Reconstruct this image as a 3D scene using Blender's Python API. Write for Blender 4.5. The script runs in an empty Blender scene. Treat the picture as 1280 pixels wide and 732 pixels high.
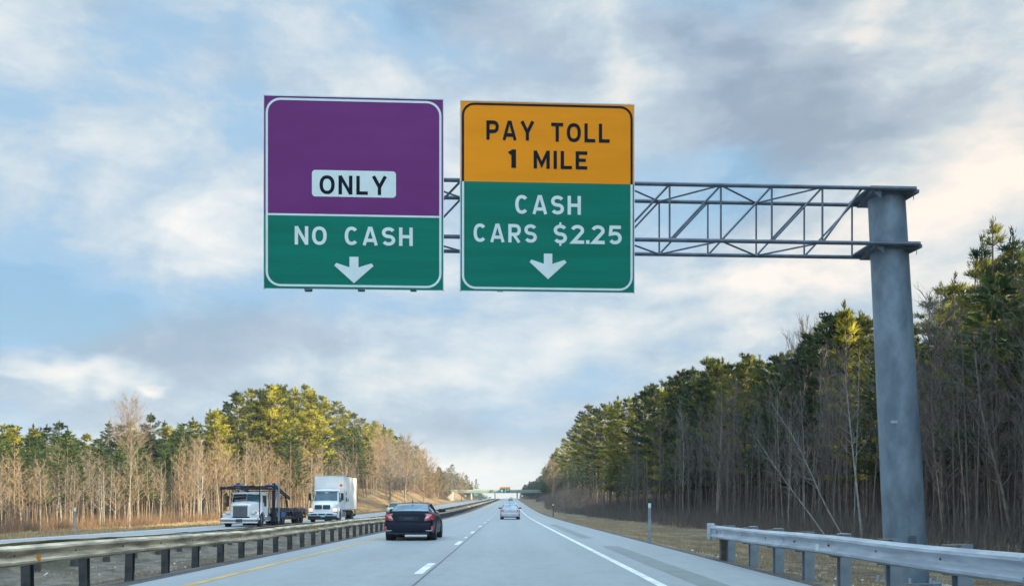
import bpy, math, random
import numpy as np
from mathutils import Vector, Matrix
sc = bpy.context.scene
R = math.radians
rnd = random.Random(7)

# ------------------------------------------------------------------ camera
F = 1120.0; CX, CY = 633.0, 633.0; CAMZ = 1.2        # focal length and horizon in source pixels (1280 x 732)
cd = bpy.data.cameras.new("camera"); cam = bpy.data.objects.new("camera", cd)
sc.collection.objects.link(cam); sc.camera = cam
cam.location = (0, 0, CAMZ); cam.rotation_euler = (R(90), 0, 0)
cd.sensor_width = 36; cd.lens = 36 * F / 1280
cd.shift_x = (640 - CX) / 1280; cd.shift_y = (CY - 366) / 1280
cd.clip_start = 0.1; cd.clip_end = 20000
sc.render.resolution_x = 1024; sc.render.resolution_y = 585

# ------------------------------------------------------------------ light
SUN_EL, SUN_AZ = 12.0, 133.0      # azimuth clockwise from +Y (straight ahead): low, behind the right shoulder
sc.view_settings.view_transform = 'Standard'; sc.view_settings.look = 'None'
sc.view_settings.gamma = 1; sc.view_settings.exposure = 1.0
sdir = Vector((math.sin(R(SUN_AZ)) * math.cos(R(SUN_EL)), math.cos(R(SUN_AZ)) * math.cos(R(SUN_EL)), math.sin(R(SUN_EL))))
sl = bpy.data.lights.new("sun", 'SUN'); sl.energy = 5.0; sl.angle = R(0.6); sl.color = (1.0, 0.79, 0.46)
so = bpy.data.objects.new("sun", sl); sc.collection.objects.link(so)
so.rotation_euler = sdir.to_track_quat('Z', 'Y').to_euler(); so.location = (30, -20, 60)


def lin(*c):
    o = []
    for v in c:
        v /= 255
        o.append(v / 12.92 if v <= .04045 else ((v + .055) / 1.055) ** 2.4)
    return tuple(o) + (1,)


class NT:
    """small node helper"""
    def __init__(s, nt): s.nt = nt; nt.nodes.clear()
    def n(s, typ, **kw):
        nd = s.nt.nodes.new(typ)
        for k, v in kw.items(): setattr(nd, k, v)
        return nd
    def link(s, a, b): s.nt.links.new(a, b)
    def setin(s, nd, i, v):
        if hasattr(v, 'is_output') or isinstance(v, bpy.types.NodeSocket): s.link(v, nd.inputs[i])
        elif v is not None: nd.inputs[i].default_value = v
    def math(s, op, a, b=None, c=None, clamp=False):
        nd = s.n('ShaderNodeMath', operation=op); nd.use_clamp = clamp
        for i, v in enumerate((a, b, c)): s.setin(nd, i, v)
        return nd.outputs[0]
    def vmath(s, op, a, b=None):
        nd = s.n('ShaderNodeVectorMath', operation=op); s.setin(nd, 0, a); s.setin(nd, 1, b)
        return nd.outputs['Value'] if op in ('DOT_PRODUCT', 'LENGTH', 'DISTANCE') else nd.outputs[0]
    def noise(s, vec, scale, detail=4, rough=.5, dist=0, out='Fac'):
        nd = s.n('ShaderNodeTexNoise'); s.setin(nd, 'Vector', vec)
        nd.inputs['Scale'].default_value = scale; nd.inputs['Detail'].default_value = detail
        nd.inputs['Roughness'].default_value = rough; nd.inputs['Distortion'].default_value = dist
        return nd.outputs[out]
    def ramp(s, fac, stops, interp='LINEAR'):
        nd = s.n('ShaderNodeValToRGB'); cr = nd.color_ramp; cr.interpolation = interp
        while len(cr.elements) < len(stops): cr.elements.new(.5)
        for e, (p, c) in zip(cr.elements, stops):
            e.position = p; e.color = c if hasattr(c, '__len__') else (c, c, c, 1)
        s.setin(nd, 0, fac)
        return nd.outputs[0]
    def mix(s, fac, a, b, blend='MIX'):
        nd = s.n('ShaderNodeMix', data_type='RGBA', blend_type=blend)
        s.setin(nd, 0, fac); s.setin(nd, 6, a); s.setin(nd, 7, b)
        return nd.outputs[2]
    def maprange(s, v, a, b, c=0., d=1., smooth=True):
        nd = s.n('ShaderNodeMapRange', interpolation_type='SMOOTHSTEP' if smooth else 'LINEAR')
        for i, q in enumerate((v, a, b, c, d)): s.setin(nd, i, q)
        return nd.outputs[0]


# sky: Nishita behind a broken deck of soft evening cloud
w = bpy.data.worlds.new("World"); sc.world = w; w.use_nodes = True
t = NT(w.node_tree)
gen = t.n('ShaderNodeTexCoord').outputs['Generated']
sky = t.n('ShaderNodeTexSky', sky_type='NISHITA'); sky.sun_disc = False
sky.sun_elevation = R(SUN_EL); sky.sun_rotation = R(SUN_AZ); sky.air_density = 1.0; sky.dust_density = 0.6; sky.ozone_density = 1.3
sep = t.n('ShaderNodeSeparateXYZ'); t.link(gen, sep.inputs[0])
vx, vy, vz = sep.outputs
comb = t.n('ShaderNodeCombineXYZ'); t.link(vx, comb.inputs[0]); t.link(vy, comb.inputs[1])
t.link(t.math('MULTIPLY', vz, 2.1), comb.inputs[2])
P = comb.outputs[0]
wn = t.noise(P, 5.5, 4, .55, 0, 'Color')
Pw = t.vmath('ADD', gen, t.vmath('MULTIPLY', t.vmath('SUBTRACT', wn, (.5, .5, .5)), (.20, .20, .15)))


def lump(px, py, rx, rz, amp):
    """one soft cloud mass centred on a direction; its edge is broken up by the warped coordinates"""
    d = Vector(((px - CX) / F, 1, (CY - py) / F)).normalized()
    q = t.vmath('MULTIPLY', t.vmath('SUBTRACT', Pw, tuple(d)), (1 / rx, 1 / max(rx, rz) * .8, 1 / rz))
    L = t.vmath('LENGTH', q)
    return t.math('MULTIPLY', t.maprange(L, 0., 1.5, 1., 0.), amp)


n1 = t.noise(P, 3.6, 9, .56, .45)                 # big masses
for a_ in [(1275, 212, .14, .045, .32), (1230, 120, .25, .10, .05), (800, 112, .035, .045, .26), (855, 175, .05, .05, .16), (935, 365, .13, .035, .20), (1000, 350, .05, .03, .12),
           (268, 285, .05, .05, .13), (70, 32, .06, .04, .17), (75, 465, .10, .016, .28), (205, 487, .022, .007, .3), (590, 90, .07, .03, .12), (150, 130, .16, .05, .06), (950, 40, .05, .02, .15), (1060, 10, .05, .02, .22), (440, 450, .12, .02, .07), (590, 585, .09, .012, .14),
           (610, 45, .16, .05, -.13), (910, 105, .13, .10, -.17), (980, 200, .13, .06, -.13), (110, 400, .16, .045, -.14), (40, 320, .09, .05, -.13), (230, 90, .1, .05, -.05), (380, 400, .16, .04, -.07), (620, 400, .1, .04, -.05), (700, 480, .16, .03, -.10), (330, 200, .06, .05, -.04), (520, 530, .1, .02, -.08)]:
    n1 = t.math('ADD', n1, lump(*a_))
P2 = t.vmath('ADD', P, (3.7, 1.3, 8.1))
n2 = t.noise(P2, 8., 7, .58, .35)                 # billows
n1 = t.math('ADD', n1, t.math('MULTIPLY', t.math('SUBTRACT', n2, .5), .46))
n4 = t.noise(t.vmath('ADD', P, t.vmath('MULTIPLY', wn, (.25, .25, .2))), 19., 5, .6, .3)
n1 = t.math('ADD', n1, t.math('MULTIPLY', t.math('SUBTRACT', n4, .52), .20))
P3 = t.vmath('ADD', P, (9.1, 4.2, 2.0))
n3 = t.noise(P3, 2.6, 4, .5, .2)                   # slow warm/cool drift
mid = (5.4, 6.75, 8.0, 1); pale = (6.9, 7.8, 8.5, 1); warm = (9.7, 9.6, 9.4, 1)
ra = t.ramp(n1, [(.28, (3.1, 5.6, 8.2, 1)), (.43, (4.0, 6.0, 8.1, 1)), (.52, mid), (.61, pale), (.77, warm)])
rb = t.ramp(n1, [(.30, (3.6, 4.9, 6.5, 1)), (.44, (4.5, 5.75, 7.2, 1)), (.52, mid), (.60, pale), (.77, warm)])
cl = t.mix(t.maprange(t.math('ADD', n3, t.math('MULTIPLY', vx, .12)), .42, .56), ra, rb)
warmf = t.math('ADD', t.maprange(vx, -.1, .55, 0., .75), t.math('MULTIPLY', t.maprange(n3, .4, .65), .35), clamp=True)
cl = t.mix(t.math('MULTIPLY', warmf, .9), cl, t.mix(1.0, cl, (1.12, 1.0, .90, 1), 'MULTIPLY'))
low = t.maprange(vz, .0, .09, 1., 0.)               # pale cream band near the horizon
cl = t.mix(t.math('MULTIPLY', low, .88), cl, (10.3, 10.0, 9.3, 1))
up = t.maprange(vz, .49, .95, 0., 1.)               # the deck overhead, out of view, brightened to light the shaded road
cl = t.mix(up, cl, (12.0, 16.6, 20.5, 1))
halo = t.maprange(t.vmath('DOT_PRODUCT', gen, tuple(sdir)), .15, 1., 1., 2.6)   # cloud glow towards the low sun, added out of view to light the signs
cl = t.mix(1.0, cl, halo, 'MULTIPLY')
cover = t.maprange(n1, .20, .38, .75, .97)
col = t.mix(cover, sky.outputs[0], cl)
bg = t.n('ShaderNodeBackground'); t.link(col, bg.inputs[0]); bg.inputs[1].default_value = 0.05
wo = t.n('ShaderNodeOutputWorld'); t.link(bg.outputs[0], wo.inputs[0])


# ------------------------------------------------------------------ materials
def mat(name, color, rough=.6, metal=0., spec=.5, var=.15, vscale=3., bump=0., bscale=40., coat=0., color2=None, coord='Object', stretch=None, rvar=0., emit=None):
    m = bpy.data.materials.new(name); m.use_nodes = True
    q = NT(m.node_tree)
    co = q.n('ShaderNodeTexCoord').outputs[coord]
    if stretch: co = q.vmath('MULTIPLY', co, stretch)
    b = q.n('ShaderNodeBsdfPrincipled'); o = q.n('ShaderNodeOutputMaterial'); q.link(b.outputs[0], o.inputs[0])
    nz = q.noise(co, vscale, 5, .6)
    f = q.maprange(nz, .3, .7)
    c1 = tuple(v * (1 - var) for v in color[:3]) + (1,)
    c2 = tuple(min(1, v * (1 + var)) for v in (color2 or color)[:3]) + (1,)
    q.link(q.mix(f, c1, c2), b.inputs['Base Color'])
    b.inputs['Roughness'].default_value = rough; b.inputs['Metallic'].default_value = metal
    b.inputs['Specular IOR Level'].default_value = spec
    if rvar: q.link(q.math('ADD', rough - rvar, q.math('MULTIPLY', nz, 2 * rvar)), b.inputs['Roughness'])
    if coat: b.inputs['Coat Weight'].default_value = coat; b.inputs['Coat Roughness'].default_value = .08
    if bump:
        bp = q.n('ShaderNodeBump'); bp.inputs['Strength'].default_value = bump; bp.inputs['Distance'].default_value = .02
        q.link(q.noise(co, bscale, 3, .6), bp.inputs['Height']); q.link(bp.outputs[0], b.inputs['Normal'])
    if emit:
        b.inputs['Emission Color'].default_value = emit[:3] + (1,); b.inputs['Emission Strength'].default_value = emit[3]
    m['bsdf'] = b.name
    return m


M = {}
M['dirt'] = mat('dirt', (.17, .14, .11, 1), .95, var=.35, vscale=.8, color2=(.20, .165, .12, 1), bump=.6, bscale=9)
M['gravel'] = mat('gravel', (.10, .10, .105, 1), .95, var=.4, vscale=6, bump=.8, bscale=30)
M['rail_old'] = mat('weathered_rail', (.42, .36, .26, 1), .6, .15, var=.3, vscale=1.3, color2=(.70, .61, .45, 1), rvar=.1, stretch=(2., .7, 7.))
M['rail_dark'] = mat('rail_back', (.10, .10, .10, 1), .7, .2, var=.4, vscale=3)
M['galv'] = mat('galvanised_steel', (.42, .49, .57, 1), .42, .45, var=.12, vscale=1.7, color2=(.52, .59, .66, 1), rvar=.12, stretch=(2., .8, 6.))
M['post_galv'] = mat('post_steel', (.26, .33, .39, 1), .6, .3, var=.2, vscale=1.3, color2=(.31, .38, .44, 1), rvar=.1)
M['old_post'] = mat('old_post_steel', (.10, .11, .115, 1), .7, .3, var=.3, vscale=4)
M['wood_block'] = mat('weathered_block', (.13, .12, .10, 1), .85, var=.3, vscale=7)
M['truss'] = mat('truss_steel', (.13, .17, .22, 1), .55, .35, var=.2, vscale=3)
M['column'] = mat('column_steel', (.15, .215, .28, 1), .55, .2, var=.14, vscale=2.6, color2=(.21, .285, .355, 1), rvar=.12, bump=.06, bscale=9, stretch=(1, 1, .5))
M['alu'] = mat('aluminium', (.50, .60, .66, 1), .5, .4, var=.08)
M['purple'] = mat('purple_sheeting', (.165, .034, .18, 1), .6, spec=.15, var=.10, vscale=.6, stretch=(.5, .5, 2.))
M['green'] = mat('green_sheeting', (.0, .18, .125, 1), .6, spec=.15, var=.12, vscale=.8, stretch=(.3, .3, 5.))
M['orange'] = mat('orange_sheeting', (.90, .31, .006, 1), .6, spec=.15, var=.06, vscale=.8, stretch=(.3, .3, 2.))
M['white_print'] = mat('white_sheeting', (.66, .78, .78, 1), .6, var=.05)
M['black_print'] = mat('black_print', (.008, .014, .024, 1), .7, spec=.1, var=.1)
M['concrete'] = mat('concrete', (.42, .41, .38, 1), .85, var=.15, vscale=1.5, bump=.2, bscale=12)
M['pale_concrete'] = mat('pale_concrete', (.42, .42, .40, 1), .85, var=.12, vscale=.3)
M['bridge_green'] = mat('bridge_green_paint', (.17, .28, .24, 1), .6, var=.12, vscale=.3)
M['black_paint'] = mat('black_car_paint', (.004, .012, .030, 1), .35, .0, spec=.22, var=.1, coat=.06)
M['silver_paint'] = mat('silver_car_paint', (.46, .52, .58, 1), .3, .3, var=.04, coat=.6)
M['grey_paint'] = mat('grey_car_paint', (.16, .18, .22, 1), .3, .4, var=.05, coat=.5)
M['lime_paint'] = mat('pale_green_paint', (.50, .54, .36, 1), .35, .1, var=.05, coat=.5)
M['white_paint'] = mat('white_truck_paint', (.74, .77, .79, 1), .35, .0, var=.05, vscale=.8, coat=.4)
M['box_white'] = mat('white_box_panel', (.70, .72, .73, 1), .45, var=.06, vscale=.5)
M['glass'] = mat('dark_glass', (.012, .02, .03, 1), .06, spec=.9, var=.1)
M['pale_glass'] = mat('tinted_glass', (.04, .09, .12, 1), .08, spec=.6, var=.4, vscale=1.6)
M['sky_glass'] = mat('sky_painted_rear_glass', (.30, .44, .54, 1), .08, .75, var=.25, vscale=1.8)  # pale sky reflection put into the glass colour
M['rubber'] = mat('tyre_rubber', (.014, .014, .016, 1), .85, var=.2)
M['rim'] = mat('alloy_rim', (.35, .37, .40, 1), .35, .8, var=.1)
M['plastic'] = mat('black_plastic', (.018, .02, .024, 1), .6, var=.2)
M['chrome'] = mat('chrome', (.62, .66, .70, 1), .2, .9, var=.05)
M['tail_red'] = mat('red_lens', (.55, .012, .03, 1), .2, spec=.8, var=.15, coat=1.)
M['red_glow'] = mat('reflector_red', (.65, .03, .05, 1), .25, spec=.8, var=.1)
M['clear_lens'] = mat('clear_lens', (.55, .60, .62, 1), .15, spec=.9, var=.1, coat=1.)
M['amber'] = mat('amber_lens', (.75, .30, .03, 1), .3, var=.1)
M['lamp_warm'] = mat('lit_headlamp', (.8, .55, .42, 1), .25, var=.1, emit=(1., .62, .42, .45))
M['hauler_frame'] = mat('dark_blue_frame', (.014, .019, .032, 1), .5, .3, var=.3)
M['hauler_blue'] = mat('blue_frame', (.03, .08, .26, 1), .45, .1, var=.2)
M['plate'] = mat('licence_plate', (.30, .55, .58, 1), .5, var=.1, vscale=20)
M['plate_dark'] = mat('shaded_plate', (.02, .045, .075, 1), .4, var=.2, vscale=20)
M['placard'] = mat('red_placard', (.65, .10, .05, 1), .5, var=.1)
M['yellow_mark'] = mat('yellow_road_paint', (.62, .40, .12, 1), .6, var=.18, vscale=1.5)
M['white_mark'] = mat('white_road_paint', (.74, .76, .76, 1), .6, var=.16, vscale=1.4)
M['seam'] = mat('tar_seam', (.10, .13, .15, 1), .5, var=.2, vscale=2)
M['patch'] = mat('shoulder_patch', (.20, .24, .245, 1), .5, var=.12, vscale=1.2, bump=.2, bscale=60)
M['bark_pine'] = mat('pine_bark', (.15, .115, .09, 1), .9, var=.3, vscale=3)
M['bark_bare'] = mat('bare_bark', (.20, .17, .145, 1), .9, var=.35, vscale=2, color2=(.27, .23, .19, 1))
M['bark_warm'] = mat('warm_bark', (.20, .155, .12, 1), .9, var=.35, vscale=2, color2=(.26, .20, .155, 1))
M['bark_mid'] = mat('grey_thicket', (.10, .085, .072, 1), .95, var=.4, vscale=.4, color2=(.15, .125, .10, 1))
M['twig_warm'] = mat('sunlit_twigs', (.27, .20, .135, 1), .9, var=.3, vscale=.5, color2=(.33, .24, .15, 1))  # golden sun glow put into the twig colour
M['bark_birch'] = mat('birch_bark', (.30, .31, .31, 1), .8, var=.35, vscale=2.5)
M['bark_dark'] = mat('dark_twigs', (.135, .12, .11, 1), .9, var=.3, vscale=2)
M['brush'] = mat('dry_brush', (.15, .11, .085, 1), .95, var=.4, vscale=.5, color2=(.20, .13, .08, 1))
M['straw'] = mat('dry_grass', (.36, .26, .15, 1), .95, var=.4, vscale=.4, color2=(.34, .26, .14, 1))
M['litter'] = mat('pale_litter', (.55, .55, .52, 1), .8, var=.2, vscale=5)


def needle(name, c1, c2):
    m = mat(name, c1, .65, spec=.25, var=.25, vscale=.45, color2=c2)
    q = m.node_tree; b = q.nodes[m['bsdf']]
    tr = q.nodes.new('ShaderNodeBsdfTranslucent'); mx = q.nodes.new('ShaderNodeMixShader'); mx.inputs[0].default_value = .25
    q.links.new(b.inputs['Base Color'].links[0].from_socket, tr.inputs[0])
    out = [n for n in q.nodes if n.type == 'OUTPUT_MATERIAL'][0]
    q.links.new(b.outputs[0], mx.inputs[1]); q.links.new(tr.outputs[0], mx.inputs[2]); q.links.new(mx.outputs[0], out.inputs[0])
    return m


M['needles'] = needle('pine_needles', (.09, .12, .022, 1), (.19, .195, .028, 1))
M['needles_dark'] = needle('dark_needles', (.035, .07, .028, 1), (.06, .095, .03, 1))
M['needles_gold'] = needle('sun_gold_needles', (.21, .235, .022, 1), (.37, .34, .045, 1))  # low sun's gold worked into the needle colour


def asphalt(name, c1, c2, rough):
    m = bpy.data.materials.new(name); m.use_nodes = True
    q = NT(m.node_tree)
    co = q.n('ShaderNodeTexCoord').outputs['Object']
    b = q.n('ShaderNodeBsdfPrincipled'); o = q.n('ShaderNodeOutputMaterial'); q.link(b.outputs[0], o.inputs[0])
    st = q.vmath('MULTIPLY', co, (1.3, .05, 1))
    big = q.noise(st, 1.2, 4, .6); mid = q.noise(co, 1.3, 5, .65); fine = q.noise(co, 55, 2, .6)
    f = q.math('ADD', q.math('MULTIPLY', big, .5), q.math('MULTIPLY', mid, .5))
    c = q.mix(q.maprange(f, .36, .64), c1, c2)
    sx = q.n('ShaderNodeSeparateXYZ'); q.link(co, sx.inputs[0])
    wt = q.math('MULTIPLY', q.math('ADD', q.math('SINE', q.math('MULTIPLY', sx.outputs[0], 3.4)), 1.), q.math('MULTIPLY', big, .16))
    c = q.mix(wt, c, tuple(v * .6 for v in c1[:3]) + (1,))
    blot = q.noise(q.vmath('MULTIPLY', co, (1., .35, 1)), 3.2, 6, .7)
    c = q.mix(q.math('MULTIPLY', q.maprange(blot, .48, .66), .28), c, tuple(v * .62 for v in c1[:3]) + (1,))
    c = q.mix(q.math('MULTIPLY', q.maprange(blot, .30, .45, 1., 0.), .3), c, tuple(v * 1.25 for v in c2[:3]) + (1,))
    c = q.mix(q.math('MULTIPLY', q.maprange(fine, .3, .7), .38), c, tuple(v * .55 for v in c1[:3]) + (1,))
    q.link(c, b.inputs['Base Color'])
    q.link(q.math('ADD', rough - .1, q.math('MULTIPLY', mid, .2)), b.inputs['Roughness'])
    b.inputs['Specular IOR Level'].default_value = .7
    bp = q.n('ShaderNodeBump'); bp.inputs['Strength'].default_value = .25; bp.inputs['Distance'].default_value = .01
    q.link(fine, bp.inputs['Height']); q.link(bp.outputs[0], b.inputs['Normal'])
    return m


M['asphalt'] = asphalt('worn_asphalt', (.31, .355, .385, 1), (.37, .415, .44, 1), .5)
M['asphalt_shoulder'] = asphalt('shoulder_asphalt', (.31, .345, .365, 1), (.37, .405, .42, 1), .55)


# ------------------------------------------------------------------ mesh helpers
class MB:
    def __init__(s): s.v = []; s.f = []
    def add(s, vs, fs):
        o = len(s.v); s.v.extend([tuple(p) for p in vs]); s.f.extend([tuple(i + o for i in f) for f in fs]); return s
    def box(s, x0, x1, y0, y1, z0, z1, bev=0.):
        if bev <= 0:
            vs = [(x, y, z) for z in (z0, z1) for y in (y0, y1) for x in (x0, x1)]
            return s.add(vs, [(0, 2, 3, 1), (4, 5, 7, 6), (0, 1, 5, 4), (2, 6, 7, 3), (0, 4, 6, 2), (1, 3, 7, 5)])
        b = min(bev, (x1 - x0) / 2.01, (y1 - y0) / 2.01, (z1 - z0) / 2.01)
        ring = lambda x0, x1, y0, y1, z: [(x0 + b, y0, z), (x1 - b, y0, z), (x1, y0 + b, z), (x1, y1 - b, z), (x1 - b, y1, z), (x0 + b, y1, z), (x0, y1 - b, z), (x0, y0 + b, z)]
        r0 = ring(x0 + b, x1 - b, y0 + b, y1 - b, z0); r1 = ring(x0, x1, y0, y1, z0 + b)
        r2 = ring(x0, x1, y0, y1, z1 - b); r3 = ring(x0 + b, x1 - b, y0 + b, y1 - b, z1)
        # keep inner rings simple
        vs = r0 + r1 + r2 + r3; fs = [tuple(range(7, -1, -1)), tuple(range(24, 32))]
        for k in range(3):
            for i in range(8): j = (i + 1) % 8; fs.append((k * 8 + i, k * 8 + j, k * 8 + 8 + j, k * 8 + 8 + i))
        return s.add(vs, fs)
    def tube(s, pts, rad, n=8, cap=True):
        pts = [Vector(p) for p in pts]; L = len(pts)
        if not hasattr(rad, '__len__'): rad = [rad] * L
        vs = []
        for i, p in enumerate(pts):
            d = (pts[min(i + 1, L - 1)] - pts[max(i - 1, 0)])
            if d.length < 1e-9: d = Vector((0, 0, 1))
            d.normalize(); a = Vector((0, 0, 1)) if abs(d.z) < .9 else Vector((1, 0, 0))
            u = d.cross(a).normalized(); w_ = d.cross(u)
            for k in range(n):
                an = 2 * math.pi * k / n; vs.append(p + (u * math.cos(an) + w_ * math.sin(an)) * rad[i])
        fs = []
        for i in range(L - 1):
            for k in range(n):
                j = (k + 1) % n; fs.append((i * n + k, i * n + j, (i + 1) * n + j, (i + 1) * n + k))
        if cap: fs.append(tuple(range(n))[::-1]); fs.append(tuple((L - 1) * n + k for k in range(n)))
        return s.add(vs, fs)
    def bar(s, a, b, w_, h):
        a, b = Vector(a), Vector(b); d = (b - a).normalized()
        up = Vector((0, 0, 1)) if abs(d.z) < .95 else Vector((0, 1, 0))
        u = d.cross(up).normalized(); v = u.cross(d).normalized(); vs = []
        for p in (a, b):
            for su, sv in ((-1, -1), (1, -1), (1, 1), (-1, 1)): vs.append(p + u * su * w_ / 2 + v * sv * h / 2)
        return s.add(vs, [(0, 3, 2, 1), (4, 5, 6, 7), (0, 1, 5, 4), (1, 2, 6, 5), (2, 3, 7, 6), (3, 0, 4, 7)])
    def prism(s, poly, axis, a, b):
        """extrude a 2D polygon along an axis; poly gives the two other coordinates in order"""
        def P(u, v, q): return {'x': (q, u, v), 'y': (u, q, v), 'z': (u, v, q)}[axis]
        n = len(poly); vs = [P(u, v, a) for u, v in poly] + [P(u, v, b) for u, v in poly]
        fs = [tuple(range(n)), tuple(range(2 * n - 1, n - 1, -1))] + [(i, (i + 1) % n, n + (i + 1) % n, n + i) for i in range(n)]
        return s.add(vs, fs)
    def grid(s, rows, close=False):
        n = len(rows[0]); vs = [p for r in rows for p in r]; fs = []
        for i in range(len(rows) - 1):
            for k in range(n if close else n - 1):
                j = (k + 1) % n; fs.append((i * n + k, i * n + j, (i + 1) * n + j, (i + 1) * n + k))
        return s.add(vs, fs)
    def disc(s, c, r, axis='x', n=20, off=0):
        vs = []
        for k in range(n):
            a = 2 * math.pi * k / n; u, v = math.cos(a) * r, math.sin(a) * r
            vs.append({'x': (c[0] + off, c[1] + u, c[2] + v), 'y': (c[0] + u, c[1] + off, c[2] + v)}[axis])
        return s.add(vs, [tuple(range(n))])
    def mesh(s, name, m, smooth=False, fixn=True):
        me = bpy.data.meshes.new(name); me.from_pydata(s.v, [], s.f); me.materials.append(m)
        if fixn and len(s.f) < 6000:
            import bmesh
            bm = bmesh.new(); bm.from_mesh(me); bmesh.ops.recalc_face_normals(bm, faces=bm.faces); bm.to_mesh(me); bm.free()
        if smooth:
            me.shade_smooth()
            try: me.set_sharp_from_angle(angle=R(38))
            except Exception: pass
        me.update(); return me
    def build(s, name, m, parent=None, smooth=False, kind=None, label=None):
        o = bpy.data.objects.new(name, s.mesh(name, m, smooth)); sc.collection.objects.link(o)
        if parent: o.parent = parent
        if kind: o['kind'] = kind
        if label: o['label'] = label
        return o


def obj(name, me, parent=None, loc=None):
    o = bpy.data.objects.new(name, me); sc.collection.objects.link(o)
    if parent: o.parent = parent
    if loc: o.location = loc
    return o


def thing(name, label, cat, loc=(0, 0, 0), rz=0, group=None):
    o = bpy.data.objects.new(name, None); sc.collection.objects.link(o); o.empty_display_size = .3
    o.location = loc; o.rotation_euler = (0, 0, rz); o['label'] = label; o['category'] = cat
    if group: o['group'] = group
    return o


# ------------------------------------------------------------------ the lie of the road
def zprof(y):
    y = np.asarray(y, float)
    k = .0128 * 22 * np.log1p(np.exp(np.clip((y - 112) / 22, -40, 40)))     # level, then a steady 1.3 % rise
    top = 9.25
    over = k > 8.2
    return np.where(over, 8.2 + (top - 8.2) * np.tanh((k - 8.2) / (top - 8.2)), k)


def shift(y):
    y = np.maximum(np.asarray(y, float) - 90, 0)
    return np.where(y < 900, 4.6 * (y / 730) ** 1.35, 4.6 * (900 / 730) ** 1.35 + (y - 900) * .01)


def interp(x, xs, ys): return np.interp(x, xs, ys)


PX = [-900, -250, -120, -70, -48, -30, -21, -19.95, -12.0, -11.5, -9.6, -7.6, -6.4, -5.75, -5.7, 0, 4.65, 5.15, 6.4, 8.1, 11.5, 15, 22, 40, 100, 250, 900]
PZ = [-6, -4, -2.4, -2.0, -1.5, -.75, -.30, -.16, -.15, -.36, -.58, -.30, -.12, -.035, -.035, -.035, -.035, -.07, -.22, -.42, -.62, -.50, -.3, .3, 1.5, 3, 5]


def bump_noise(x, y):
    return (np.sin(x * .31 + y * .17) + np.sin(x * .13 - y * .23 + 1.7) + .6 * np.sin(x * .71 + y * .53) + .5 * np.sin(y * .9 - x * .4)) / 3.1


def sstep(v, a, b):
    q = np.clip((v - a) / (b - a), 0, 1); return q * q * (3 - 2 * q)


def zground(x, y):
    x = np.asarray(x, float); y = np.asarray(y, float)
    xr = x - shift(y)
    z = np.interp(xr, PX, PZ) + zprof(y)
    off = sstep(xr, 5.6, 9) + sstep(-xr, 21, 26)
    med = sstep(xr, -11.4, -10) * sstep(-xr, 6.6, 7.6)
    z = z + bump_noise(x, y) * (.10 * off + .035 * med) + .35 * bump_noise(x * .2, y * .2) * sstep(np.abs(xr), 26, 60)
    # grassy bank left, before the bend in the wood
    z = z + 5.6 * sstep(-xr, 22.5, 38) * sstep(y, 175, 235) * sstep(-y, -520, -300)
    # bank on the right further on
    z = z + 3.6 * sstep(xr, 9.0, 19) * sstep(y, 150, 260) * sstep(-y, -430, -330)
    # approach embankments of the overbridge
    e = sstep(y, 640, 690) * sstep(-y, -760, -712)
    z = z + 7.2 * e * (sstep(xr, 21, 34) + sstep(-xr, 34, 44))
    return z


def ribbon(name, x0, x1, ys, dz, m, parent=None, kind=None, zf=None, nx=1):
    rows = []
    for y in ys:
        s = float(shift(y)); z = float(zprof(y)) + dz
        rows.append([(x0 + (x1 - x0) * k / nx + s, y, z) for k in range(nx + 1)])
    b = MB().grid(rows)
    o = b.build(name, m, parent)
    if kind: o['kind'] = kind
    return o


ygrid = [-120 + 5 * i for i in range(64)] + [205 + 12 * i for i in range(60)] + [930 + 30 * i for i in range(20)]
# ground: one sheet out to the horizon, with a colour split by position
gx = np.array(sorted(set([-6000, -2500, -1200, -900, -500, -250, -180] + list(range(-120, -22, 4)) + [-22, -21, -20.4, -19.95, -16, -12, -11.5, -10.8, -10.2, -9.6, -9, -8.3, -7.6, -7.2, -6.8, -6.4, -6.0, -5.75, -3, 0, 3, 4.65, 4.9, 5.15, 5.6, 6.0, 6.4, 7, 7.5, 8.1, 8.8, 9.6, 10.5, 11.5, 12.5, 13.5, 14.5, 15.5, 17, 19, 22] + list(range(26, 122, 4)) + [160, 200, 250, 500, 900, 1200, 2500, 6000])), float)
gy = np.array([-1500, -600, -300, -160] + [-120 + 4 * i for i in range(28)] + [-8 + 1.6 * i for i in range(70)] + [104 + 4 * i for i in range(60)] + [344 + 10 * i for i in range(60)] + [944 + 40 * i for i in range(15)] + [1700, 2200, 3000, 4500, 7000], float)
XX, YY = np.meshgrid(gx, gy)
SX = XX + np.where(np.abs(XX) < 300, shift(YY), 0)
ZZ = zground(SX, YY)
rows = [[(SX[i, j], YY[i, j], ZZ[i, j]) for j in range(len(gx))] for i in range(len(gy))]


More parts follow.
